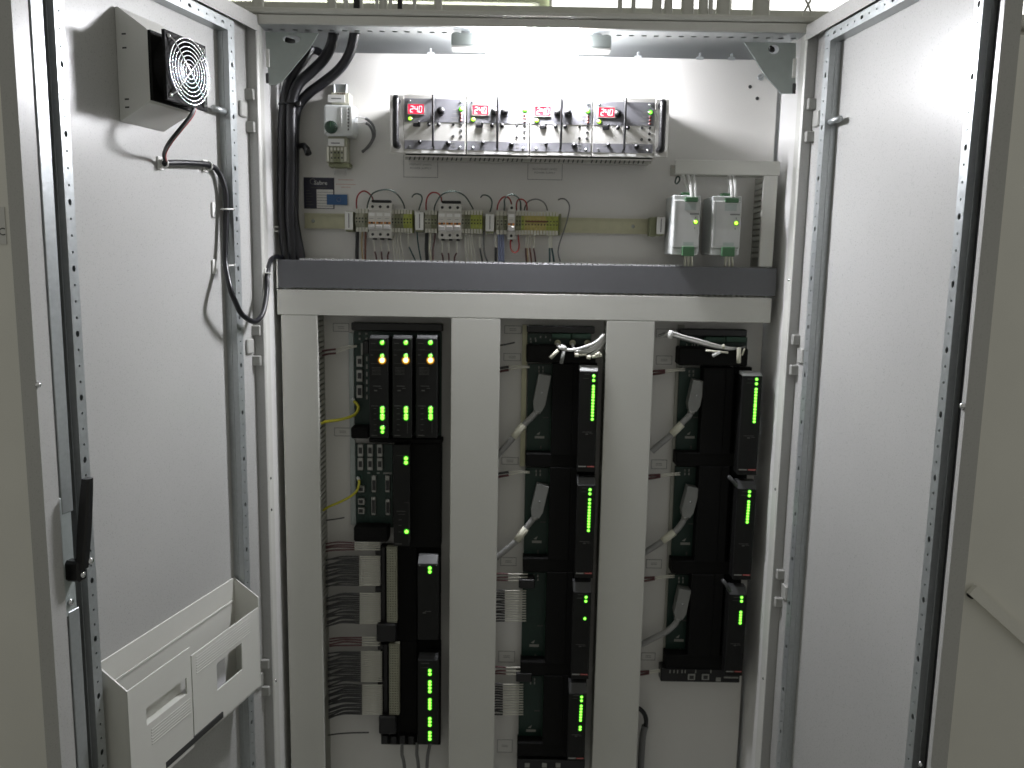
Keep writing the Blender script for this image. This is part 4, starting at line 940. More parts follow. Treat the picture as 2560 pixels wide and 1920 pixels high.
for s_, xs in (('left', ((405,490),(480,535),(560,582))), ('right', ((1085,1085),(1092,1128),(1155,1172)))):
    for k, (xa, xb) in enumerate(xs):
        dd = .075 if k == 0 else .052
        pts = zq([(xa-10,205,.10),(xa,255,.09),((xa+xb)/2+6,390,dd+.008),(xb,500 if k == 0 else 560,dd)])
        solo('wire', MB().tube(pts, .0036, 10, True, 6), 'whitew', f'{("left","middle","right")[k]} white wire into the top of the {s_} grey power supply', 'wire', 'white wires of the grey power supplies')
    x = 480 if s_ == 'left' else 1080
    for k in range(3):
        pts = zq([(x+(k-1)*38,1395,.045),(x+(k-1)*48,1460,.055),(x+(k-1)*55,1570,.085)])
        solo('wire', MB().tube(pts, .0026, 8, True, 5), 'cream', f'{("left","middle","right")[k]} pale wire below the {s_} grey power supply', 'wire', 'pale wires below the grey power supplies')
wire(zq([(300,355,.11),(285,320,.11),(310,250,.115),(345,255,.11),(345,310,.105),(310,350,.105),(290,345,.11)]), .0020, 'grn', 'small dark wire loop at the left end of the upper right duct')

# ------------------------------------------------------------------ wiring ducts
YD = .074
def cover(mb, x0, x1, z0, z1, lipx, lipz):
    """U-shaped duct cover: front sheet and two turned edges"""
    mb.box(x0, x1, YD, YD+.0022, z0, z1, .0009)
    if lipx: mb.box(x0, x0+.002, YD+.0024, YD+.010, z0, z1); mb.box(x1-.002, x1, YD+.0024, YD+.010, z0, z1)
    if lipz: mb.box(x0, x1, YD+.0024, YD+.010, z0, z0+.002); mb.box(x0, x1, YD+.0024, YD+.010, z1-.002, z1)
def fingers(t, me, pts):
    for p in pts: piece('duct_finger', me, t, p)
def hduct(x0, x1, z0, z1, m, mf, label, top=True, yshift=0.0):
    t = thing('wiring_duct', label, 'wiring duct', ((x0+x1)/2, .11, z0), 'wiring ducts')
    c = MB(); cover(c, x0, x1, z0, z1, False, True)
    part('cover', c, m, t)
    part('base', MB().box(x0+.002, x1-.002, YP-.003, YP-.0005, z0+.003, z1-.003), mf, t)
    return t
a, b = S(695, 686, YD), S(1941, 703, YD); XL, XR = a.x, b.x
ZD1, ZD0 = S(1318, 659.5, YD).z, S(1318, 729.5, YD).z
dd = hduct(XL, XR, ZD0, ZD1, 'ductd', 'ductd', 'dark grey horizontal wiring duct crossing the cabinet under the terminals')
fm = mesh_of('duct_finger', MB().box(-.0045, .0045, -.032, .034, -.001, .0024), 'ductdl', Vector())
n = int((XR-XL-.24)/.0127)
fingers(dd, fm, [Vector((XL+.052+i*.0127, YD+.042, ZD1+.0012)) for i in range(n)])
part('end_cap', MB().box(XL-.004, XL-.0005, YD-.002, YP-.002, ZD0-.002, ZD1+.002, .001), 'ductw', dd)
fm = mesh_of('duct_finger', MB().box(-.004, .004, -.03, .034, -.0022, .001), 'ductw', Vector())
fingers(dd, fm, [Vector((XL+.03+i*.0127, YD+.042, ZD0-.0012)) for i in range(int((XR-XL-.06)/.0127))])
ZW1, ZW0 = ZD0-.0045, S(1310, 797, YD).z
wa, wb = S(693, 760, YD).x, S(1928, 772, YD).x
hduct(wa, wb, ZW0, ZW1, 'ductw', 'ductf', 'light grey horizontal wiring duct right under the dark grey duct')
ZB = .10
def vduct(pt, pb, qt, qb, label, left, right, ztop):
    """pt, pb: left edge pixels at top and bottom; qt, qb: right edge"""
    x0 = (S(pt[0], pt[1], YD).x+S(pb[0], pb[1], YD).x)/2; x1 = (S(qt[0], qt[1], YD).x+S(qb[0], qb[1], YD).x)/2
    t = thing('wiring_duct', label, 'wiring duct', ((x0+x1)/2, .11, ZB), 'wiring ducts')
    c = MB(); cover(c, x0, x1, ZB, ztop, True, False); part('cover', c, 'ductw', t)
    part('base', MB().box(x0+.003, x1-.003, YP-.003, YP-.0005, ZB, ztop), 'ductf', t)
    me = mesh_of('duct_finger', MB().box(-.0009, .0009, -.030, .030, -.0043, .0043), 'ductf', Vector())
    zlow = .50; nn = int((ztop-.006-zlow)/.0127)
    for on, x in ((left, x0+.0022), (right, x1-.0022)):
        if on:
            fingers(t, me, [Vector((x, YD+.0105+.030, ztop-.008-i*.0127)) for i in range(nn)])
            part('side_strip', MB().box(x-.0009, x+.0009, YP-.0055, YP-.0005, ZB, ztop), 'ductf', t)
        else: part('side_wall', MB().box(x-.0009, x+.0009, YD+.0105, YP-.001, ZB, ztop), 'ductf', t)
    return x0, x1
ZV = ZW0-.0008
vduct((694,795),(736,1920),(786,795),(818,1920), 'left vertical wiring duct, against the left cabinet wall', False, True, ZV)
vduct((1125,797),(1124,1920),(1249,797),(1236,1920), 'middle vertical wiring duct, between the left and middle module columns', False, False, ZV)
vduct((1525,800),(1473,1920),(1646,800),(1583,1920), 'right vertical wiring duct, between the middle and right module columns', True, False, ZV)
def corner_duct():
    x0, x1 = S(1689, 415, YD).x, S(1950, 425, YD).x; zt, zb = S(1820, 401.5, YD).z, S(1820, 437, YD).z
    hduct(x0, x1, zb, zt, 'ductw', 'ductf', 'short light grey horizontal duct above the two grey power supplies')
    xa, xb = S(1904, 550, YD).x, S(1938, 550, YD).x; z0 = ZD1+.003
    t = thing('wiring_duct', 'short light grey vertical duct right of the two grey power supplies', 'wiring duct', ((xa+xb)/2, .11, z0), 'wiring ducts')
    c = MB(); cover(c, xa, xb, z0, zb-.0006, True, False); part('cover', c, 'ductw', t)
    part('base', MB().box(xa+.003, xb-.003, YP-.003, YP-.0005, z0, zb), 'ductf', t)
    me = mesh_of('duct_finger', MB().box(-.0009, .0009, -.030, .030, -.0045, .0045), 'ductf', Vector())
    fingers(t, me, [Vector((xa+.0022, YD+.0405, zb-.008-i*.0130)) for i in range(int((zb-z0-.008)/.0130))])
    part('side_wall', MB().box(xb-.0031, xb-.0013, YD+.0105, YP-.001, z0, zb-.002), 'ductf', t)
    part('side_strip', MB().box(xa+.0013, xa+.0031, YP-.0055, YP-.0005, z0, zb), 'ductf', t)
corner_duct()

# ------------------------------------------------------------------ control modules and their bases
def leds_on(t, x, ys, Yf, kind='led', r=.0040):
    for y in ys:
        p = S(x(y) if callable(x) else x, y, Yf); led(t, Vector((p.x, Yf-.0004, p.z)), r, kind)
def run(y0, y1, pitch=7.6):
    n = max(1, round((y1-y0)/pitch)); return [y0+(y1-y0)*i/n for i in range(n+1)]
def module(q, Yf, Yb, lab, cap=None, grp='black control modules', tone='mod', capm='modcap'):
    """q: pixel rectangle of the front face"""
    a, b = rect(*q, Yf); t = thing('control_module', lab, 'control module', ((a[0]+b[0])/2, Yf, b[1]), grp)
    part('front_cover', MB().box(a[0], b[0], Yf, Yf+.006, b[1], a[1], .0012), tone, t)
    part('housing', MB().box(a[0]+.0012, b[0]-.0012, Yf+.0062, Yb, b[1]+.001, a[1]-.001), 'blackm', t)
    if cap:
        h = cap; part('sloped_cap', MB().prism([(Yf+.002, a[1]+.0004),(Yf+.002, a[1]+.0012),(Yf+h*1.1, a[1]+h),(Yb-.004, a[1]+h),(Yb-.004, a[1]+.0004)], a[0]+.001, b[0]-.001, 'x'), capm, t)
    return t, a, b
def prints(t, a, b, Yf, rows, m='printd', name='print_line'):
    """rows: (left, right, from top) fractions of the face, thickness"""
    mb = MB(); W_ = b[0]-a[0]; H_ = a[1]-b[1]
    for x0, x1, f, th in rows: mb.box(a[0]+W_*x0, a[0]+W_*x1, Yf-.0005, Yf-.0001, a[1]-H_*f-th/2, a[1]-H_*f+th/2)
    part(name, mb, m, t)
YM = .058
def processors():
    t = thing('module_base', 'black base with green connector board behind the three processor modules', 'module base', S(990, 1097, .12), 'black module bases')
    part('top_bar', MB().px(878, 808, 1106, 828, .112, .140, .002), 'black', t)
    part('board', MB().px(886, 829, 1104, 1094, .136, .141, .0006), 'pcb', t)
    part('edge_strip', MB().px(873, 832, 885, 1100, .141, .146, .0006), 'zincd', t)
    part('bottom_bar', MB().px(877, 1068, 922, 1097, .098, .1355, .003).px(922, 1096.5, 1106, 1108, .100, .1355, .002), 'blackm', t)
    for i, (y0, y1) in enumerate(((890, 917), (925, 954), (963, 995))):
        c = part('serial_port', MB().px(891, y0, 906, y1, .126, .1358, .0008), 'd_sub', t); part('port_opening', MB().px(894, y0+7, 903.5, y1-7, .1252, .1259, .0003), 'ink', c)
    for x in (899, 916):
        for y in (834, 847): part('board_clip', MB().px(x-2.5, y-2.5, x+2.5, y+2.5, .131, .1358, .0004), 'print', t)
    part('terminal_strip', MB().px(902, 858, 907, 888, .128, .1358, .0004), 'print', t); part('terminal_plug', MB().px(908, 852, 921, 884, .122, .1358, .001), 'black', t)
    mb = MB()
    for i in range(6): mb.px(915, 892+i*19, 919, 903+i*19, .1345, .1358)
    part('jumper', mb, 'print', t)
    for k, (x0, x1, n_) in enumerate(((923, 971, 'left'), (981, 1030, 'middle'), (1040, 1093, 'right'))):
        t, a, b = module((x0, 846, x1, 1095), YM, .130, f'{n_} of the three processor modules with amber lamps at the top of the left column', None, 'processor modules')
        W_ = b[0]-a[0]; h = .006
        part('sloped_cap', MB().prism([(YM+.004, a[1]+.0004),(YM+.010, a[1]+h),(YM+.020, a[1]+h),(YM+.020, a[1]+.0004)], a[0]+.002, b[0]-.001, 'x'), 'modcap', t)
        xl = (x0+x1)/2+8.5+k*.6
        leds_on(t, xl, (856.5,), YM, r=.0044); leds_on(t, xl, (889.5,), YM, r=.0040); leds_on(t, xl, (900.5,), YM, 'amber', .0060)
        leds_on(t, xl+.5, (1021, 1028.5, 1038.5, 1045), YM, r=.0044)
        if k == 0: leds_on(t, xl+.7, (1069.5,), YM, r=.0044); leds_on(t, xl+.7, (1079.5,), YM, r=.0036)
        prints(t, a, b, YM, [(.10,.35,.05,.0012),(.08,.72,.115,.0006),(.08,.22,.165,.0016),(.08,.70,.25,.0006)]+[(.14,.62,.29+.014*i,.0009) for i in range(6)]+[(.22,.62,.475,.0014),(.50,.66,.497,.0012),(.26,.42,.52,.0030)]+[(.10,.46,.675,.0012)]+[(.22,.36,.70+.055*i,.0010) for i in range(5)]+[(.09,.40,.975,.0022)])
        bx = MB(); zz = a[1]-(a[1]-b[1])
        x_, X_ = a[0]+W_*.44, a[0]+W_*.76
        for zf0 in (.81,): z1, z0 = a[1]-(a[1]-b[1])*.80, a[1]-(a[1]-b[1])*.95; bx.box(x_, X_, YM-.0004, YM-.0001, z1-.0004, z1+.0004).box(X_-.0004, X_+.0004, YM-.0004, YM-.0001, z0, z1)
        part('frame_print', bx, 'printd', t)
processors()
def comms():
    t = thing('module_base', 'green connector board with six serial ports under the processor modules', 'module base', S(960, 1354, .12), 'black module bases')
    part('board', MB().px(889, 1110, 982, 1318, .134, .140, .0006), 'pcb', t)
    part('edge_strip', MB().px(876, 1100, 889, 1312, .141, .146, .0006), 'zincd', t)
    part('bottom_bar', MB().px(884, 1318, 970, 1355, .098, .1395, .003), 'blackm', t)
    part('blank_cover', MB().px(1026, 1109, 1102, 1370, .100, .140, .002), 'blackm', t)
    for c in range(3):
        for r in range(2):
            x0 = 894+c*24.2; y0 = 1108+r*37; y0 = max(y0, 1111)
            q = part('serial_port', MB().px(x0, y0, x0+13.5, y0+31, .124, .1338, .0008), 'd_sub', t); part('port_opening', MB().px(x0+2.5, y0+8, x0+11, y0+23, .1232, .1239, .0003), 'ink', q)
    for y in (1216, 1247, 1270): q = part('network_port', MB().px(895, y, 911, y+15, .122, .1338, .0008), 'd_sub', t); part('port_opening', MB().px(897, y+3, 907, y+12, .1212, .1219, .0003), 'ink', q)
    for x, y0, y1 in ((929, 1189, 1231), (963, 1189, 1231), (928, 1243, 1288), (964, 1249, 1288)): q = part('slot_port', MB().px(x, y0, x+11, y1, .127, .1338, .0008), 'd_sub', t); part('port_opening', MB().px(x+1.5, y0+(12 if y0 < 1200 else 7), x+9.5, y1-5, .1262, .1269, .0003), 'ink', q)
    part('print_line', MB().px(958, 1181, 979, 1185, .1332, .1338).px(918, 1181, 925, 1184, .1332, .1338).px(942, 1181, 949, 1184, .1332, .1338), 'print', t, None, 'stuff')
    t, a, b = module((983, 1112, 1025, 1366), YM+.012, .133, 'dark module with three green lamps right of the six serial ports', None)
    leds_on(t, 1015.2, (1145.6, 1156.2), YM+.012, r=.0044); leds_on(t, 1016.5, (1328.6,), YM+.012, r=.0046)
    prints(t, a, b, YM+.012, [(.2,.75,.105,.0012),(.18,.75,.65,.0016),(.3,.7,.68,.0010),(.3,.5,.735,.0012),(.3,.5,.79,.0012),(.3,.5,.855,.0012),(.1,.5,.975,.0022)])
    part('frame_print', MB().px(1022.6, 1256, 1023.4, 1356, YM+.0116, YM+.0119).px(1010, 1256, 1022.4, 1256.8, YM+.0116, YM+.0119), 'printd', t)
comms()
def io_left():
    for n_, y0, y1, sy0, sy1, leds_, capy in (('upper', 1372, 1602, 1368, 1556, [1420, 1429], 38), ('lower', 1612, 1862, 1611, 1787, [1676, 1684.5, 1704]+run(1711,1728)+run(1749,1770)+run(1796,1812)+run(1831,1847), 14)):
        t = thing('module_base', f'{n_} black terminal base with a perforated pale strip in the left column', 'module base', S(990, y1, .12), 'black module bases')
        part('carrier', MB().px(952, y0-(6 if n_ == 'upper' else 9), 1042, y1, .118, .141, .0008).px(1042.5, y0-(6 if n_ == 'upper' else 9), 1102, y1, .132, .141, .0008), 'blackm', t)
        dx = 0 if n_ == 'upper' else 6
        st = MB(); a, b = rect(967+dx, sy0, 992+dx, sy1, .100)
        h_ = a[1]-b[1]; w_ = (b[0]-a[0]); pit = w_/4
        for c in range(4): perf(st, (a[0]+c*pit, .100, b[1]), (0,0,1), (1,0,0), (0,-1,0), h_, pit, pit*1.05, lambda i: (pit*.34, pit*.34), .004)
        st.box(a[0], b[0], .1045, .1175, b[1], a[1])
        part('perforated_strip', st, 'tb', t)
        part('clamp', MB().px(941+dx, sy1+5, 990, sy1+50, .090, .1175, .003), 'black', t)
        part('terminal_edge', MB().px(953+dx, sy0, 963+dx, sy1, .108, .1175, .001), 'black', t)
        for y in ((1382,) if n_ == 'upper' else (1618,))+((1474,) if n_ == 'upper' else (1708,)): part('wire_guide', MB().px(938+dx, y-7, 953+dx, y+7, .104, .1175, .001), 'black', t)
        if n_ == 'lower':
            q = MB()
            for i in range(6): q.px(955+i*22, 1840+(i % 2)*2, 969+i*22, 1861, .100, .1175, .001)
            part('bottom_plug', q, 'black', t)
        m_, a, b = module((1044, y0+capy if n_ == 'upper' else 1650, 1096, y1-2), YM, .117, f'{n_} black module beside the perforated strip in the left column', None)
        h = .016 if n_ == 'upper' else .005
        part('sloped_cap', MB().prism([(YM+.002, a[1]+.0004),(YM+.022, a[1]+h),(YM+.030, a[1]+h),(YM+.030, a[1]+.0004)], a[0]+.001, b[0]-.003, 'x'), 'modcap', m_)
        leds_on(m_, 1074.6, leds_, YM, r=.0038)
        if n_ == 'upper':
            part('top_screw', MB().dome((a[0]+.005, YM, a[1]-.004), (0,-1,0), .0015, .001, 8, 2).dome((b[0]-.005, YM, a[1]-.003), (0,-1,0), .0015, .001, 8, 2), 'chrome', m_)
            prints(m_, a, b, YM, [(.1,.45,.025,.0009),(.35,.65,.62,.0014),(.25,.4,.64,.0030)])
        else: prints(m_, a, b, YM, [(.15,.55,.04,.0012),(.15,.5,.09,.0009)])
io_left()

# field wires in neat stacks: dark jacket, pale sleeve
FW = {}
def stack(rows, xd, xs, xe, Y, grp_lab, bend=10, m='field', xoff=None):
    for i, y in enumerate(rows):
        xo = xoff(i) if xoff else 0
        p0, p1, p2 = S(xd+xo, y+random.uniform(2, bend), Y+.012), S(xs, y, Y), S(xe, y, Y+.004)
        t = thing('field_wire', f'{ORD[i]} {grp_lab}, counted from the top', 'wire', p1, grp_lab)
        pm = S((xd+xs)/2, y+random.uniform(-2.5, 1.0), Y+.003)
        part('jacket', MB().tube([p0, (p0+pm)/2+Vector((0,0,.001)), pm, p1], .0021, 6, True, 4), m, t)
        part('sleeve', MB().tube([p1, (p1+p2)/2+Vector((0,0,random.uniform(-.0003,.0003))), p2], .0018, 6), 'sleeve', t)
def span(y0, y1, n): return [y0+(y1-y0)*i/(n-1) for i in range(n)]
stack(span(1357, 1374, 4), 815, 886, 950, .096, 'reddish field wire at the top of the upper left stack', 6, 'marn')
stack(span(1392, 1463, 16), 815, 898, 950, .096, 'dark wire in the upper half of the upper left stack', 16)
stack(span(1484, 1558, 16), 817, 899, 951, .096, 'dark wire in the lower half of the upper left stack', 14)
stack(span(1594, 1613, 4), 824, 905, 950, .096, 'reddish field wire at the top of the lower left stack', 6, 'marn')
stack(span(1630, 1703, 16), 820, 902, 955, .096, 'dark wire in the upper half of the lower left stack', 16)
stack(span(1713, 1785, 16), 822, 905, 956, .096, 'dark wire in the lower half of the lower left stack', 16)
solo('wire', MB().tube([S(820,1838,.12), S(850,1834,.118), S(885,1832,.118), S(922,1831.5,.12)], .0018, 6, True, 5), 'field', 'single loose wire under the lower left stack', 'wire')
solo('wire', MB().tube([S(815,1301,.12), S(838,1298,.118), S(861,1294,.12)], .0018, 6, True, 5), 'field', 'single loose wire end left of the serial ports', 'wire')
for k, (y0, lab) in enumerate(((874, 'upper'), (884, 'lower'))):
    t = thing('wire', f'{lab} maroon wire with a pale end beside the left processor module', 'wire', S(838, y0, .12), 'maroon wires by the processor modules')
    part('jacket', MB().tube([S(790, y0+8+k*3, .13), S(815, y0+2, .12), S(840, y0-1, .118)], .0024, 8, True, 5), 'marn', t); part('sleeve', MB().tube([S(840, y0-1, .118), S(865, y0-8-3*k, .118), S(892, y0-10-8*k, .122)], .0017, 6, True, 5), 'sleeve', t)
for pts, lab in (([(786,1082,.128),(793,1066,.11),(812,1055,.10),(845,1050,.098),(870,1044,.10),(888,1035,.108),(896,1020,.115),(892,1010,.118),(885,1003,.122)], 'upper yellow network cable, looping into the processor base'),
                 ([(796,1300,.13),(800,1283,.115),(820,1268,.105),(850,1255,.10),(878,1240,.10),(893,1225,.105),(898,1208,.112),(897,1200,.118)], 'lower yellow network cable, running to the network ports')):
    r = .0036 if 'upper' in lab else .0030
    P = [S(*p) for p in pts]; t = thing('network_cable', lab, 'cable', P[0], 'yellow network cables'); part('jacket', MB().tube(P, [r*.95,r,r,r*.95,r*.6,r*.55,r*.55,r*.55][:len(P)] if 0 else r, 8, True, 6), 'yel', t)
    part('plug', MB().tube([P[-1], P[-1]+Vector((-.004,.008,.004))], .0042, 8), 'thermo', t)
for k, (x0, x1, x2) in enumerate(((1005, 1005, 1014), (1043, 1042, 1048), (1076, 1070, 1066))):
    solo('cable', MB().tube([S(x0, 1856, .105), S(x1, 1885, .095), S((x1+x2)/2, 1905, .095), S(x2, 1945, .10)], .0042, 8, True, 5), 'gryw', f'{("left","middle","right")[k]} of three grey cables hanging from the bottom of the left column', 'cable', 'grey cables below the left column')

# ------------------------------------------------------------------ middle and right columns
def hood(pts, hw, sl, tail, lab, pxw=15.5, rect_c=False):
    """grey connector hood lying diagonally on its board, with its cable and white marker sleeve"""
    Yh = .112; a, b = S(*pts[0], Yh), S(*pts[1], Yh); d = (b-a).normalized(); p = Vector((d.z, 0, -d.x)); h = pxw/FPX*1.94
    t = thing('connector_hood', lab, 'connector', b, 'grey connector hoods')
    mb = MB(); c1 = a; c2 = a+(b-a)*.80
    vs = []
    for q, k in ((c1, 1.0), (c2, 1.0), (b, .62)):
        for s_ in (-1, 1):
            for Y in (Yh-.012, Yh+.016): v = q+p*s_*h*k; vs.append((v.x, Y, v.z))
    fs = []
    for i in (0, 4): fs += [(i, i+2, i+6, i+4), (i+1, i+5, i+7, i+3), (i, i+4, i+5, i+1), (i+2, i+3, i+7, i+6)]
    fs += [(0,1,3,2), (8,10,11,9)]
    mb.add(vs, fs); part('hood', mb, 'hood', t)
    s_ = a+(b-a)*.48; part('screw', MB().dome((s_.x+.001, Yh-.0119, s_.z), (0,-1,0), .0024, .0018, 10, 2), 'chrome', t)
    part('cable_clamp', MB().cyl(Vector((b.x, Yh, b.z))-d*.003, Vector((b.x, Yh, b.z))+d*.007, .0085, 12), 'd_sub', t)
    P = [Vector((b.x, Yh, b.z))]+[S(q[0], q[1], Yh) for q in hw]
    part('cable', MB().tube(P, .0072, 10, True, 6), 'hcab', t)
    if sl: part('marker_sleeve', MB().tube([S(*sl[0], Yh), S(*sl[1], Yh)], .0090, 12), 'cream', t)
    part('cable_tail', MB().tube([S(q[0], q[1], Yh+.004*i) for i, q in enumerate(tail)], .0076, 10, True, 6), 'hcab', t)
def base_col(xl, xr, y0, y1, xb, lab, yb=None, strip=True, clip=True):
    """xl, xr: board edges as (top, bottom) pixels; xb: right end of the base"""
    t = thing('module_base', lab, 'module base', S((xl+xb)/2, y1, .12), 'black module bases')
    part('board', MB().px(xl, y0, xr, y1-34, .132, .140, .0006), 'pcb', t)
    part('board_frame', MB().px(xr, y0-2, xr+2.5, y1-34, .126, .140, .0004), 'pcbl', t)
    xm = xr+3; w_ = (xb-xm)
    part('blank_cover', MB().px(xm, y0, xm+w_*.46, y1-30, .096, .140, .0006), 'blackm', t); part('blank_cover', MB().px(xm+w_*.467, y0, xb-44, y1-30, .096, .140, .0006), 'blackm', t)
    part('module_seat', MB().px(xb-43, y0-2, xb, y1-30, .124, .140, .0008), 'blackm', t)
    part('bottom_bar', MB().px(xl-4, y1-33, xb-2, y1, .099, .140, .0015), 'blackm', t)
    cl = MB()
    for i in range(4): cl.px(xl+28+(i % 2)*10, y0+6+(i//2)*9, xl+31+(i % 2)*10, y0+12+(i//2)*9, .129, .1318)
    part('board_clip', cl, 'print', t)
    yy = y1-34-(y1-y0)*.17; x_ = xl+(xr-xl)*.32
    lg = MB(); lg.px(x_, yy, x_+24, yy+6, .1312, .1318); lg.prism([(S(x_+4,yy-4,.131).x, S(x_+4,yy-4,.131).z), (S(x_+14,yy-11,.131).x, S(x_+14,yy-11,.131).z), (S(x_+11,yy-3,.131).x, S(x_+11,yy-3,.131).z)], .1312, .1318, 'y')
    part('logo_print', lg, 'print', t); part('print_line', MB().px(x_+13, yy+24, x_+17, yy+32, .1312, .1318).px(x_+20, yy-48, x_+34, yy-45, .1312, .1318), 'printd', t)
    return t
def io_module(q, leds_x, leds_, lab, cap, lever=None, capm='modcap'):
    t, a, b = module(q, YM, .123, lab, None, 'input output modules')
    if cap: part('sloped_cap', MB().prism([(YM+.001, a[1]+.0004),(YM+.012, a[1]+cap),(YM+.034, a[1]+cap),(YM+.034, a[1]+.0004)], a[0], b[0]-.001, 'x'), capm, t)
    leds_on(t, leds_x, leds_, YM, r=.0031)
    W_ = b[0]-a[0]; H_ = a[1]-b[1]
    prints(t, a, b, YM, [(.25,.55,.03,.0010),(.2,.5,.07,.0007),(.22,.75,.60,.0012),(.4,.55,.62,.0030),(.6,.8,.615,.0010)])
    prints(t, a, b, YM, [(.06,.48,.945,.0026)], 'print', 'name_print'); prints(t, a, b, YM, [(.54,.94,.945,.0026)], 'printr', 'name_print')
    if lever:
        c, d = S(*lever[0], YM-.004), S(*lever[1], YM-.004); part('release_lever', MB().tube([c, d], [.0042,.0050], 8), 'modcap', t)
    return t
lx = lambda xa, ya, xb_, yb_: (lambda y: xa+(xb_-xa)*(y-ya)/(yb_-ya))
def middle():
    t = thing('module_base', 'black top bar with pale wire terminals heading the middle column', 'module base', S(1400, 860, .12), 'black module bases')
    part('top_bar', MB().px(1317, 815, 1487, 833, .112, .140, .002), 'black', t); part('board', MB().px(1318, 834, 1478, 868, .134, .140, .0005), 'pcb', t)
    part('plug_row', MB().px(1380, 834, 1428, 846, .116, .1338, .001).px(1430, 834, 1478, 846, .116, .1338, .001), 'pcbl', t)
    part('black_cover', MB().px(1316, 864, 1490, 908, .090, .1335, .003), 'blackm', t)
    for x in (1394, 1431, 1468): part('coax_socket', MB().ring((S(x, 857, .118).x, .112, S(x, 857, .118).z), (0,1,0), .0058, .0017, 16, 6).cyl(S(x,857,.113), S(x,857,.1338), .005, 12), 'rail', t)
    q = MB()
    for i, (x, y) in enumerate(((1325,845),(1326,852),(1337,844),(1338,850),(1350,840),(1352,861),(1363,840),(1364,861),(1374,848))): q.px(x, y, x+3.2, y+5, .130, .1338)
    part('board_clip', q, 'print', t)
    part('carrier_rail', MB().px(1303, 812, 1316, 1166, .141, .1485, .0006), 'rail', t)
    base_col(1318, 1377, 910, 1168, 1490, 'uppermost terminal base of the middle column, with a grey hood plugged in')
    base_col(1311, 1370, 1169, 1430, 1484, 'second terminal base from the top of the middle column, with a grey hood plugged in')
    base_col(1305, 1362, 1431, 1689, 1474, 'third terminal base of the middle column, with the upper wire stack')
    base_col(1297, 1355, 1690, 1892, 1464, 'lowest terminal base of the middle column, with the lower wire stack')
    io_module((1446, 928, 1492, 1180), lx(1484.5,940,1480.5,1048), [940, 951]+run(966,987)+run(993,1039)+[1048], 'uppermost lit module of the middle column, with a long green lamp bar', .010, None, 'hood')
    io_module((1440, 1213, 1486, 1446), lx(1475,1224,1471,1326), [1224, 1234.5]+run(1249,1267)+run(1275,1317)+[1326], 'second lit module of the middle column, with a long green lamp bar', .016)
    io_module((1430, 1480, 1475, 1698), lx(1465,1492.5,1462,1546), [1492.5, 1502.5, 1546], 'third lit module of the middle column, with only three green lamps', .020)
    io_module((1420, 1734, 1464, 1905), lx(1454,1742,1450,1823), [1742, 1751]+run(1764,1800)+run(1817,1823), 'lowest lit module of the middle column, with one short lamp bar', .022)
    hood(((1362,936),(1344,1026)), [(1334,1038),(1318,1054),(1309,1063)], ((1310,1061),(1284,1093)), [(1284,1093),(1270,1109),(1255,1126),(1238,1146)], 'upper grey connector hood in the middle column')
    hood(((1357,1211),(1338,1291)), [(1329,1302),(1320,1313),(1314,1321)], ((1315,1320),(1292,1351)), [(1292,1351),(1275,1366),(1258,1380),(1236,1398)], 'lower grey connector hood in the middle column')
    for k, (y, lab) in enumerate(((918, 'first'), (1181, 'second'))):
        for j in range(2): 
            tt = thing('wire', f'{("upper","lower")[j]} reddish wire at the {lab} terminal base of the middle column', 'wire', S(1270, y+j*10, .12), 'reddish wires at the terminal bases')
            part('jacket', MB().tube([S(1240, y+4+j*9, .125), S(1258, y+1+j*8, .12), S(1272, y-1+j*8, .118)], .0030, 8, True, 4), 'marn' if j else 'field', tt); part('sleeve', MB().tube([S(1272, y-1+j*8, .118), S(1300, y-3+j*4, .116), S(1324, y-2+j*3, .12)], .0019, 6, True, 4), 'sleeve', tt)
    solo('wire', MB().tube([S(1244,864,.125), S(1265,861,.122), S(1287,856,.12)], .0020, 6, True, 4), 'field', 'short dark wire end at the top left of the middle column', 'wire')
    for y0, xs_, e, up in ((1475, 1262, 1315, 'upper'), (1709, 1257, 1308, 'lower')):
        stack(span(y0+2, y0+77, 13), 1225, xs_, e, .104, f'sleeved wire in the {up} stack of the middle column', 9)
        stack(span(y0-40, y0-24, 3), 1225, xs_+8, e+4, .104, f'reddish wire above the {up} stack of the middle column', 9, 'marn')
        a = S(e+6, y0-14, .10); solo('wire_guide', MB().px(e-18, y0-26, e+22, y0-3, .098, .131, .002), 'black', f'black wire guide above the {up} stack of the middle column', 'wire guide')
    q = MB()
    tt = thing('module_base', 'bottom connector strip ending the middle column at the picture bottom', 'module base', S(1380, 1925, .12), 'black module bases')
    part('strip', MB().px(1292, 1900, 1462, 1940, .104, .140, .002), 'black', tt)
    for x in (1318, 1361, 1395): part('socket', MB().px(x-6, 1908, x+6, 1919, .1025, .1038, .0003), 'print', tt)
middle()
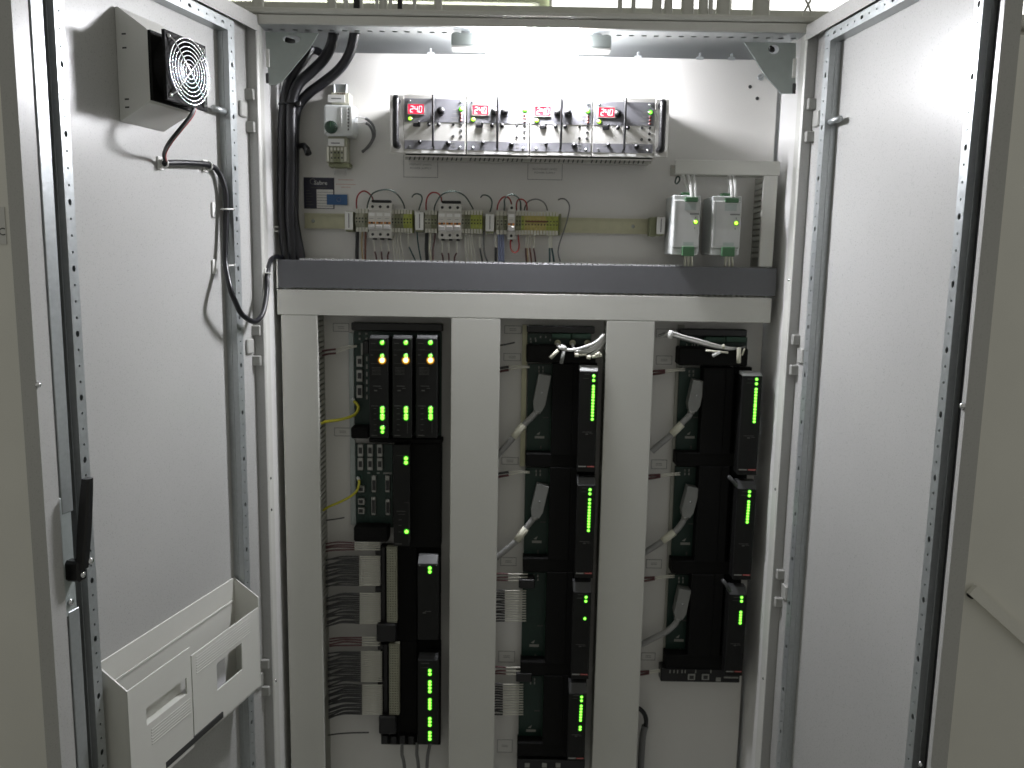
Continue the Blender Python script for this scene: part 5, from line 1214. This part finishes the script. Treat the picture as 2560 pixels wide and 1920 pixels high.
def right():
    t = thing('module_base', 'black top bar heading the right column beneath the white wire bundle', 'module base', S(1780, 916, .12), 'black module bases')
    part('top_bar', MB().px(1699, 823, 1868, 841, .112, .140, .002), 'black', t); part('board', MB().px(1700, 842, 1868, 872, .134, .140, .0005), 'pcb', t)
    part('plug_row', MB().px(1764, 842, 1814, 856, .116, .1338, .001).px(1816, 842, 1866, 856, .116, .1338, .001), 'pcbl', t)
    part('black_cover', MB().px(1697, 870, 1870, 915, .088, .1335, .003), 'blackm', t)
    q = MB()
    for x in (1716, 1730, 1736, 1744): q.px(x, 860, x+2.5, 868, .130, .1338)
    part('board_clip', q, 'print', t)
    part('carrier_rail', MB().px(1676, 812, 1692, 1660, .141, .1485, .0006), 'ductf', t)
    base_col(1694, 1752, 920, 1166, 1874, 'uppermost terminal base of the right column, with a grey hood plugged in')
    base_col(1683, 1740, 1167, 1436, 1862, 'middle terminal base of the right column, with a grey hood plugged in')
    base_col(1668, 1722, 1437, 1672, 1848, 'lowest terminal base of the right column, with a grey hood plugged in')
    io_module((1850, 940, 1899, 1188), lx(1891.5,948,1885,1054), [948, 959.5]+run(973,1011)+run(1016,1054), 'uppermost lit module of the right column, with two long lamp bars', .008, None, 'hood')
    io_module((1838, 1222, 1884, 1450), lx(1873.5,1229,1867.5,1305), [1229, 1239]+run(1254,1305), 'middle lit module of the right column, with one long lamp bar', .016, ((1821,1190),(1842,1214)))
    io_module((1818, 1487, 1862, 1690), lx(1854,1493,1850,1557), [1493, 1502.5]+run(1530,1557), 'lowest lit module of the right column, with one short lamp bar', .016, ((1806,1449),(1826,1478)))
    hood(((1746,950),(1729,1026)), [(1722,1040),(1709,1053),(1704,1060)], ((1705,1060),(1679,1086)), [(1679,1086),(1664,1099),(1648,1112),(1630,1128)], 'uppermost grey connector hood in the right column')
    hood(((1732,1216),(1713,1290)), [(1706,1306),(1694,1322),(1685,1331)], ((1686,1330),(1656,1353)), [(1656,1353),(1641,1363),(1622,1375),(1600,1390)], 'middle grey connector hood in the right column, with a yellowish sleeve')
    hood(((1711,1470),(1695,1543)), [(1690,1557),(1674,1573),(1658,1584)], None, [(1658,1584),(1640,1592),(1615,1605),(1590,1618)], 'lowest grey connector hood in the right column, without a sleeve')
    for y, lab in ((926, 'first'), (1187, 'second'), (1443, 'third'), (1678, 'bottom')):
        d = 0 if y < 1000 else (12 if y < 1300 else 26 if y < 1600 else 40)
        for j in range(2):
            tt = thing('wire', f'{("upper","lower")[j]} reddish wire at the {lab} terminals of the right column', 'wire', S(1650-d, y+j*7, .12), 'reddish wires at the terminal bases')
            part('jacket', MB().tube([S(1622-d, y+3+j*8, .125), S(1645-d, y+1+j*7, .12), S(1663-d, y+j*5, .118)], .0030, 8, True, 4), 'marn', tt); part('sleeve', MB().tube([S(1663-d, y+j*5, .118), S(1688-d, y-3+j*4, .116), S(1712-d, y-5+j*5, .12)], .0019, 6, True, 4), 'sleeve', tt)
    t = thing('module_base', 'bottom connector strip of the right column with two pale sockets', 'module base', S(1750, 1707, .12), 'black module bases')
    part('strip', MB().px(1652, 1672, 1850, 1706, .104, .140, .002), 'black', t)
    for x in (1729, 1764): q = part('network_socket', MB().px(x-9, 1686, x+9, 1700, .1005, .1038, .0005), 'd_sub', t); part('port_opening', MB().px(x-5.5, 1689, x+5.5, 1698, .0996, .1004, .0002), 'ink', q)
    q = MB()
    for x in (1674, 1684, 1693, 1704, 1712, 1738, 1776): q.px(x, 1675, x+2.5, 1683, .1028, .1038)
    q.px(1790, 1694, 1802, 1704, .1028, .1038); q.px(1810, 1692, 1846, 1696, .1028, .1038)
    part('board_clip', q, 'print', t)
    solo('cable', MB().tube([S(1575,1772,.12), S(1596,1771,.11), S(1609,1782,.108), S(1615,1798,.11), S(1614,1815,.112)], .0058, 10, True, 5), 'black', 'black cable bend coming out behind the right vertical duct', 'cable')
    solo('conduit_tube', MB().tube([S(1613,1815,.112), S(1606,1850,.115), S(1600,1960,.12)], .0085, 10, True, 4), 'gryw', 'grey flexible tube under the black cable bend at the right duct', 'tube')
right()

# white wire bundles at the top of the middle and right columns
def bundles():
    z = lambda pts, d=.07: [S(1360+p[0]/10.37, 780+p[1]/10.37, (p[2] if len(p) > 2 else d)) for p in pts]
    G = 'white wires of the middle column bundle'
    for k, (pts, r, lab) in enumerate((([(345,830,.105),(380,890,.085),(450,940,.075),(560,970,.072),(720,985,.07),(900,950,.068),(1100,890,.068),(1280,820,.07),(1400,745,.072),(1480,660,.075),(1550,600,.082),(1620,640,.095),(1680,700,.115)], .0036, 'longest white wire sweeping across the top of the middle column'),
        ([(740,830,.105),(755,900,.090),(790,970,.080),(860,1030,.075),(1000,1010,.072),(1160,970,.072),(1300,890,.075),(1400,800,.078),(1500,690,.082),(1580,620,.09),(1660,690,.115)], .0032, 'white wire from the second socket joining the middle column bundle'),
        ([(860,1080,.08),(1000,1060,.076),(1180,1030,.076),(1320,940,.08),(1430,830,.083),(1530,720,.087),(1610,660,.095),(1680,720,.118)], .0030, 'third white wire of the middle column bundle'),
        ([(1150,1150,.08),(1250,1090,.08),(1380,990,.083),(1500,850,.088),(1590,730,.094),(1640,690,.10),(1690,740,.12)], .0032, 'innermost white wire of the middle column bundle'))):
        solo('white_wire', MB().tube(z(pts), r, 10, True, 6), 'whitew', lab, 'wire', G)
    for p, q, r, m, lab in (((370,990),(165,1200),.0040,'cream','cream tag hanging at the far left of the middle white bundle'), ((515,1010),(445,1340),.0044,'hood','grey tag hanging from the middle white bundle'), ((800,1110),(900,1110),.0052,'cream','small cream sleeve left under the middle white bundle'),
                         ((910,1110),(1100,1105),.0028,'cream','thin cream sleeve under the middle white bundle'), ((1110,1160),(1210,1180),.0050,'cream','small cream sleeve at the lower edge of the middle white bundle'), ((1240,1165),(1500,1120),.0034,'cream','long cream tag at the lower right of the middle white bundle'), ((1340,1130),(1450,1060),.0045,'cream','stubby cream tag at the right of the middle white bundle')):
        solo('wire_tag', MB().tube(z([p, q], .068), r, 8), m, lab, 'tag', 'wire tags of the middle bundle')
    part_pts = z([(430,900,.07),(560,960,.07)]); solo('wire_tag', MB().tube(part_pts, .0062, 10), 'white', 'white sleeve near the left start of the middle white bundle', 'tag', 'wire tags of the middle bundle')
    z2 = lambda pts, d=.07: [S(1560+p[0]/4.424, 780+p[1]/4.424, (p[2] if len(p) > 2 else d)) for p in pts]
    G = 'white wires of the right column bundle'
    for k in range(4):
        o = k*13; dy = .004*(k % 2)
        solo('white_wire', MB().tube(z2([(380,285-o*.6,.115),(450,258-o*.4,.095),(520,225+o,.075+dy),(650,262+o,.072+dy),(800,302+o,.072+dy),(950,345+o*.9,.074+dy),(1100,385+o*.5,.08+dy),(1200,398+o*.4,.088),(1300+14*k,402-6*k,.105)]), .0026, 8, True, 6), 'whitew' if k % 2 == 0 else 'hood', f'{("topmost","second","third","lowest")[k]} wire of the white bundle over the right column', 'wire', G)
    solo('wire_tag', MB().tube(z2([(525,205),(505,290)], .066), .0052, 8), 'white', 'white band round the left end of the right white bundle', 'tag', 'wire tags of the right bundle')
    for p, q, r, m, lab in (((1272,395),(1268,565),.0050,'cream','long pale tag hanging at the right of the right white bundle'), ((1060,440),(980,485),.0042,'white','short white tag under the right white bundle'), ((905,425),(1150,450),.0024,'cream','thin pale sleeve along the underside of the right white bundle'), ((1095,360),(1110,405),.0034,'cream','small pale tag on top of the right white bundle'), ((1335,400),(1305,480),.0020,'cream','thin pale tie end at the right of the right white bundle')):
        solo('wire_tag', MB().tube(z2([p, q], .068), r, 8), m, lab, 'tag', 'wire tags of the right bundle')
bundles()
